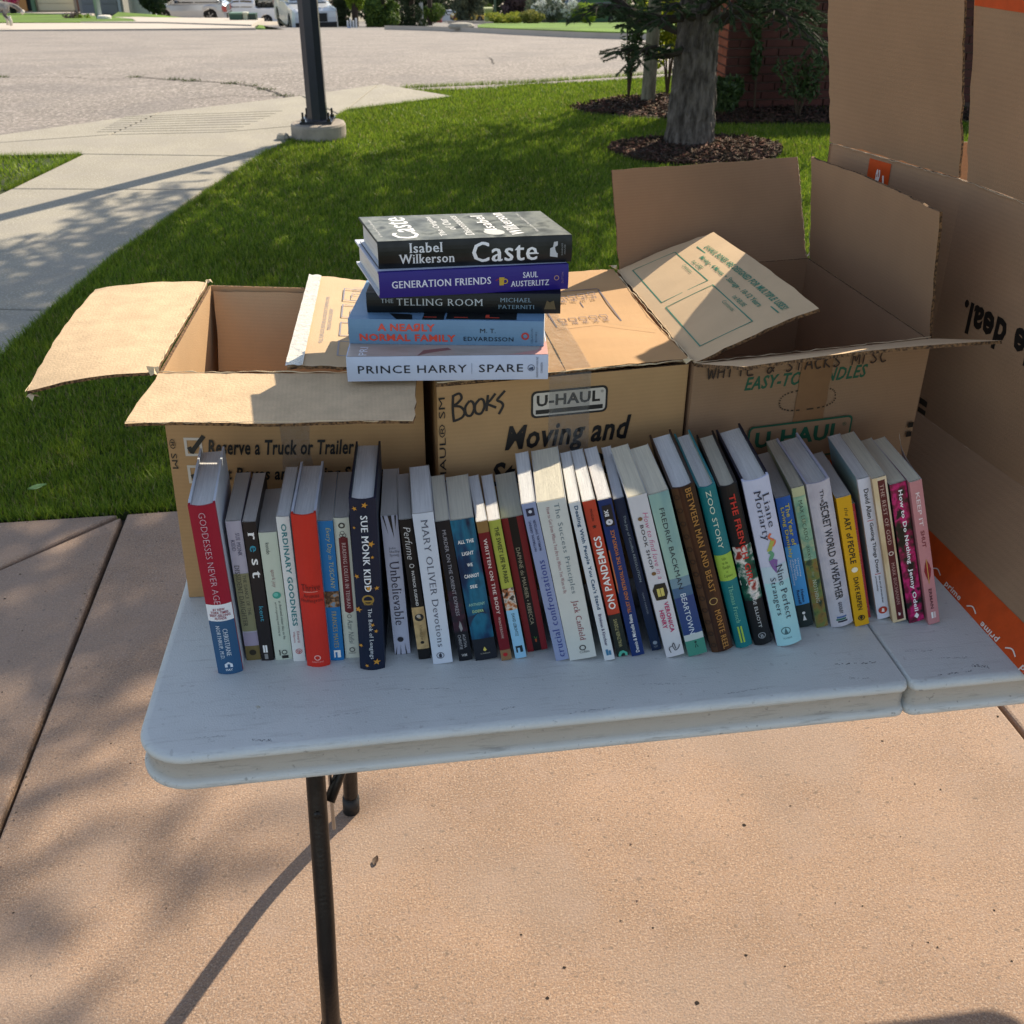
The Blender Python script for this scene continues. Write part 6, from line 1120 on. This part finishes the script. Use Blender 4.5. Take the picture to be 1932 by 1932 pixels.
vehicle('pickup_truck', 'tiny far-off white pickup beside the yellow car', 13.84, 163.7, -15.35, math.radians(182), [(-2.8, 1.15), (-2.7, 1.2), (.7, 1.18), (1.0, 1.12), (2.5, 1.05), (2.7, .9)], 1.2, [(-.5, 1.2), (-.4, 1.82), (.5, 1.85), (1.1, 1.2)], 1.95, (-1.7, 1.75), WPT, wr=.40, cat='pickup', bed=(-2.65, -.6, 1.2))
vehicle('parked_car', 'tiny far-off yellow car with an open sloping bonnet', 14.9, 148.4, -13.5, math.radians(10), [(-2.1, .8), (-2.0, .95), (0, .95), (.9, .9), (1.9, .7), (2.1, .6)], .95, [(-2.0, 1.0), (-1.2, 1.45), (-.2, 1.5), (.9, .95)], 1.75, (-1.25, 1.3), YPT, wr=.33)
vehicle('parked_car', 'dark red car half hidden by the shrub beside the thin pole', 10.0, 139.0, -13.1, math.radians(86), [(-2.1, .85), (-2.0, 1.0), (0, .98), (.9, .94), (1.9, .8), (2.1, .65)], 1.0, [(-2.0, 1.05), (-1.5, 1.5), (-.2, 1.55), (.9, 1.0)], 1.75, (-1.25, 1.3), RPT, wr=.33)
vehicle('parked_car', 'dark green vehicle behind the white flowering bush', 12.4, 60.0, -4.9, math.radians(200), [(-2.1, .95), (-2.0, 1.1), (0, 1.1), (.9, 1.0), (1.9, .9), (2.1, .7)], 1.1, [(-1.9, 1.15), (-1.6, 1.75), (.2, 1.78), (.9, 1.1)], 1.8, (-1.25, 1.3), GPT, wr=.36)
# ---- street furniture
UG = mat('utility_green', hx('2f5240'), .5)
U1 = empty('utility_box', (-3.72, 41.93, -2.66), rz=HR, label='low wide green utility box at the road edge', cat='utility box'); wallbox('body', -.22, .22, -.2, .2, -.1, .30, UG, U1); wallbox('lid', -.235, .235, -.22, .22, .30, .345, mat('utility_lid', hx('5c7a64'), .5), U1)
U2 = empty('utility_box', (-3.40, 41.85, -2.68), rz=HR, label='pale narrow pedestal standing between two green boxes', cat='utility box'); wallbox('body', -.08, .08, -.1, .1, -.1, .34, mat('pale_pedestal', hx('b9bba0'), .6), U2); wallbox('cap', -.09, .09, -.11, .11, .34, .38, mat('pale_cap', hx('cfd0bc'), .6), U2)
U3 = empty('utility_box', (-3.15, 41.9, -2.68), rz=HR, label='small dark green utility cabinet right of the pale pedestal', cat='utility box'); wallbox('body', -.13, .12, -.15, .15, -.1, .30, mat('utility_dark', hx('1c3328'), .5), U3); wallbox('lid', -.14, .13, -.16, .16, .30, .34, UG, U3)
GREYP = mat('galvanised', hx('98a4ae'), .5, metal=.1)
def pole(x, y, z, h, r, label, m=GREYP, foot=True):
    e = empty('lamp_post', (x, y, z), label=label, cat='lamp post'); mb = MB(); mb.tube([(0, 0, 0), (0, 0, h)], [r, r*.7], 10); mb.build('pole', m, e, smooth=True)
    mb = MB(); mb.tube([(0, 0, h-.1), (.9, 0, h+.3)], r*.4, 6); mb.build('arm', m, e); mb = MB(); mb.box(.8, 1.5, -.15, .15, h+.24, h+.36); mb.build('lamp_head', m, e)
    if foot: mb = MB(); mb.lathe([(.26, -.1), (.26, .18), (.22, .22)], 16, (.22, -.2)); mb.build('concrete_footing', mat('white_footing', hx('cfcbc0'), .8), e)
    return e
pole(-9.18, 45.7, -2.9, 8, .115, 'grey steel street lamp on the lawn across the street')
pole(3.80, 59.1, -4.9, 9, .10, 'thin grey street lamp among the trees right of centre', foot=False)
pole(13.48, 108.2, -9.2, 9, .12, 'thin greenish lamp post far off beside the overgrown verge', m=mat('green_steel', hx('4a6a5c'), .5), foot=False)
BN = empty('yellow_green_box', (8.3, 68.6, -5.48), label='upright yellow-green cabinet standing on the far verge', cat='utility cabinet'); wallbox('body', -.22, .22, -.25, .25, -.2, .68, mat('lime_paint', hx('8a9a50'), .6), BN); wallbox('lid', -.26, .26, -.30, .30, .68, .78, mat('lime_lid', hx('a8b078'), .6), BN); wallbox('opening', -.07, .09, -.27, -.255, .36, .54, BLK, BN)
PF = empty('picket_post', (.30, 45.4, -3.32), label='white picket gate with a blue bag at the road edge right of the lamp post', cat='gate')
for k in range(4): wallbox('picket', -.20+.11*k, -.13+.11*k, -.03, .03, -.1, .34+.08*(k % 2), WHP, PF)
wallbox('blue_bag', -.18, -.06, -.12, -.05, -.05, .12, mat('blue_cloth', hx('5a80b8'), .8), PF)
# pink flowers in a dark pot by the far house
FP = empty('flower_pot', (-15.44, 57.6, -3.55), label='dark pot of pink flowers before the orange door', cat='flower pot'); mb = MB(); mb.lathe([(.14, -.1), (.22, .26), (.24, .30)], 14); mb.build('pot', BLK, FP); foliage('flowers', [(0, 0, .48), (.18, 0, .44), (-.18, 0, .44)], [.2]*3, 500, .035, mat('pink_petals', hx('c02a6a'), .7, island=.3), 61, FP)
# ---- vegetation beyond the road
def tree(x, y, z, h, w_, m, n, label, seed, size=.09, trunk=.18, low=.25, cat='tree', name='tree', group=None, lumps=16):
    R = random.Random(seed); e = empty(name, (x, y, z), label=label, cat=cat, group=group); mb = MB(); mb.tube([(0, 0, -.3), (.05, 0, h*.35), (0, 0, h*.7)], [trunk, trunk*.8, trunk*.3], 8); mb.build('trunk', mat('dark_bark', hx('3a3028'), .95), e)
    cs = []; rs = []
    for k in range(lumps):
        t = R.random(); a = R.uniform(0, 6.28); zz = h*(low+(1-low)*t); q = w_*.62*math.sin(math.pi*min(.97, .14+.80*t))**.7*R.uniform(.3, 1); cs.append((q*math.cos(a), q*math.sin(a), zz)); r_ = w_*R.uniform(.24, .42); rs.append((r_, r_, r_*.85))
    foliage('crown', cs, rs, n, size, m, seed, e); return e
FL1 = mat('foliage_mid', hx('4c6420'), .7, island=.55, transl=.25); FL2 = mat('foliage_lit', hx('7c9428'), .7, island=.4, transl=.35); FL3 = mat('foliage_dark', hx('28381c'), .8, island=.5, transl=.15); FL4 = mat('foliage_grey', hx('5a6450'), .8, island=.4, transl=.2); FL5 = mat('foliage_purple', hx('4a3a3c'), .8, island=.4)
tree(-9.1, 57.8, -4.0, 3.3, 1.15, FL3, 9000, 'dark young tree in front of the white sided wall', 41, .07, .10, .16, lumps=26)
shrub('shrub', -10.44, 46.9, .50, .42, mat('purple_shrub', hx('5a4a48'), .8, island=.5), 800, 'bare purplish shrub on the far lawn left of the grey lamp', 42, .035); shrub('shrub', -10.0, 46.8, .40, .30, FL2, 900, 'lime green tuft beside the purplish shrub', 43, .035)
spec = [(-.6, 64, 8, 1.5, FL1, 'leafy tree behind the head-on white truck', .22), (.44, 51, 6, 1.15, FL2, 'sunlit yellow-green tree right of the lamp post', .14), (1.6, 49.3, 2.3, 1.15, FL1, 'big rounded bush glowing green on its sunny side', .03), (-.1, 55, 1.3, .6, FL3, 'low dark hedge clump right of the lamp post', .05), (3.07, 54.5, 4.2, 1.0, FL3, 'dark dense evergreen behind the rounded bush', .03), (2.4, 56, 5, 1.0, FL3, 'dark narrow evergreen left of the thin pole', .03), (4.5, 63.5, 6, 1.1, FL1, 'tall olive evergreen right of the thin pole', .03), (6.9, 109, 8, 3.2, FL3, 'dark tree mass behind the tiny pickup', .1), (15.1, 188, 15, 6.5, FL3, 'tall dark tree over the yellow car', .06), (15.5, 150, 11, 4, FL1, 'green tree over the lime cabinet', .06), (13.2, 130, 5, 2.4, FL4, 'grey-green tree left of the lime cabinet', .03), (16.6, 122, 9, 3.4, FL3, 'dark green tree behind the greenish lamp post', .06), (13.4, 93, 6, 1.6, FL5, 'purple-leaved tree beyond the verge', .06), (17.9, 108, 7, 3.2, FL4, 'dull grey tree beyond the flowering bush', .06), (19.7, 88, 8, 3.6, FL3, 'dark tree at the back right behind the white flowers', .06), (24, 88, 9, 4, FL1, 'green tree far right behind the spruce', .06), (26, 180, 20, 9, FL3, 'broad dark tree far behind the verge', .06), (9.6, 180, 18, 8, FL3, 'hazy dark tree far down the street', .06), (-1.5, 150, 16, 7, FL1, 'broad tree beyond the white pickup', .1), (-7, 140, 15, 7, FL3, 'broad dark tree behind the white pickup', .08), (-18, 140, 16, 8, FL3, 'broad dark tree beyond the silver car', .1), (-28, 120, 12, 7, FL1, 'green tree behind the cream house', .1)]
for i, (x, y, h, w_, m, lab, low) in enumerate(spec):
    tree(x, y, float(T(x, y))-.1, h, w_, m, 10000 if y < 70 else 4200, lab, 70+i, .06 if y < 70 else .17, .15, low, name='bush' if h < 3.6 else 'tree', cat='bush' if h < 3.6 else 'tree', group='trees beyond the street', lumps=22)
shrub('shrub', 5.0, 68, .95, .75, FL1, 1600, 'low dark shrub in front of the tiny white pickup', 50, .06)
for k, (x, y, h, r, m, lab) in enumerate([(8.7, 48.5, .95, .95, FL4, 'grey-green mound of the white flowering bush'), (10.1, 48.2, .75, .70, FL2, 'yellow-green leafy bush right of the white flowers'), (6.9, 48.8, .45, .9, mat('verge_weeds', hx('8c9438'), .8, island=.5, transl=.3), 'tall yellow weeds on the verge beside the lime cabinet'), (7.5, 46.7, .50, .6, mat('verge_dry', hx('7f8040'), .8, island=.5, transl=.3), 'dry ochre weeds left of the white flowers')]):
    e = shrub('bush', x, y, h, r, m, 2600, lab, 90+k, .05, stems=9); e['category'] = 'bush'
foliage('blossom', [(-.75+.22*k, -.35, .72+.22*math.sin(k*1.9)) for k in range(8)], [(.22, .25, .20)]*8, 1500, .035, mat('white_petals', hx('e0e0d8'), .7), 99, bpy.data.objects['bush.00%d' % 1] if False else [o for o in COL.objects if o.get('label') == 'grey-green mound of the white flowering bush'][0])
R_ = random.Random(4); cs = []; rs = []
for k in range(46):
    t = k/45; x = -60+125*t; y = 215-10*math.sin(3*t)+R_.uniform(-12, 12); z0 = float(T(x, y)); h_ = R_.uniform(9, 19)
    for q in (.25, .6, .9): cs.append((x+R_.uniform(-2, 2), y, z0+h_*q)); rs.append((R_.uniform(3, 5.5), 3, h_*.25))
tag(foliage('distant_wood', cs, rs, 42000, .42, FL3, 77), 'continuous dark green belt of far-off trees closing the end of the street', 'trees', kind='stuff')
ROCK = empty('boulder', (3.05, 29.0, -1.58), label='long low grey landscape stone on the far kerb corner', cat='stone'); mb = MB(); mb.lathe([(.9, 0), (1.0, .12), (.8, .24), (.4, .28)], 12); o = mb.build('rock', GC, ROCK); o.scale = (.34, .2, .5)
# ---- dog at the left edge
def skin(name, joints, edges, m, parent, sub=2):
    me = bpy.data.meshes.new(name); me.from_pydata([j[0] for j in joints], edges, []); o = bpy.data.objects.new(name, me); COL.objects.link(o); o.parent = parent
    sk = o.modifiers.new('skin', 'SKIN'); lay = me.skin_vertices[0].data
    for i, j in enumerate(joints): lay[i].radius = j[1] if isinstance(j[1], tuple) else (j[1], j[1])
    lay[0].use_root = True; sb = o.modifiers.new('sub', 'SUBSURF'); sb.levels = sub; sb.render_levels = sub
    me.materials.append(m); return o
DG = empty('dog', (-9.42, 33.6, -1.80), rz=math.radians(186), label='grey and white husky walking out of the left edge of the picture', cat='dog')
FUR = mat('husky_fur', hx('4c4a48'), .9, col2=hx('b8b2a8'), vscale=4, bump=.8, bscale=90); FURW = mat('husky_white', hx('cfc8ba'), .9, bump=.8, bscale=90)
# x forward (head), tail at -x
J = [((-.22, 0, .50), (.12, .13)), ((.05, 0, .48), (.13, .15)), ((.28, 0, .50), (.14, .17)), ((.42, 0, .62), (.10, .11)), ((.54, 0, .74), (.10, .10)), ((.66, 0, .71), (.055, .05)), ((.74, 0, .69), .035),
     ((-.24, .09, .40), (.075, .10)), ((-.18, .10, .26), .05), ((-.32, .10, .15), .03), ((-.29, .10, .02), .032), ((-.24, -.09, .40), (.075, .10)), ((-.12, -.10, .26), .05), ((-.22, -.10, .14), .03), ((-.17, -.10, .02), .032),
     ((.30, .09, .36), .06), ((.34, .09, .18), .035), ((.36, .09, .02), .034), ((.28, -.09, .36), .06), ((.22, -.09, .18), .035), ((.20, -.09, .02), .034),
     ((-.34, 0, .54), .05), ((-.50, 0, .47), .065), ((-.62, 0, .37), .06), ((-.68, 0, .30), .03)]
E_ = [(0, 1), (1, 2), (2, 3), (3, 4), (4, 5), (5, 6), (0, 7), (7, 8), (8, 9), (9, 10), (0, 11), (11, 12), (12, 13), (13, 14), (2, 15), (15, 16), (16, 17), (2, 18), (18, 19), (19, 20), (0, 21), (21, 22), (22, 23), (23, 24)]
skin('body', J, E_, FUR, DG)
for s in (-1, 1): mb = MB(); mb.add([(.50, s*.03, .82), (.56, s*.03, .82), (.53, s*.09, .81), (.53, s*.07, .93)], [(0, 1, 3), (1, 2, 3), (2, 0, 3), (0, 2, 1)]); mb.build('ear', FUR, DG)
mb = MB(); mb.lathe([(.058, -.02), (.066, .02), (.055, .06)], 10); o = mb.build('tail_tip', FURW, DG, smooth=True); o.location = (-.64, 0, .34); o.rotation_euler = (0, math.radians(-130), 0)
for x_, y_ in ((-.30, .10), (-.18, -.10)): mb = MB(); mb.tube([(x_, y_, .0), (x_-.02, y_, .12), (x_+.02, y_, .24)], [.040, .036, .050], 10); mb.build('white_leg_fur', FURW, DG, smooth=True)
mb = MB(); mb.tube([(-.02, 0, .60), (-.08, 0, 1.0), (-.1, .05, 1.45)], .012, 6); LE = mb.build('leash', mat('grey_strap', hx('9a9ea4'), .7), None, label='grey strap leash rising from the husky', cat='leash'); LE.location = DG.location; LE.rotation_euler = DG.rotation_euler
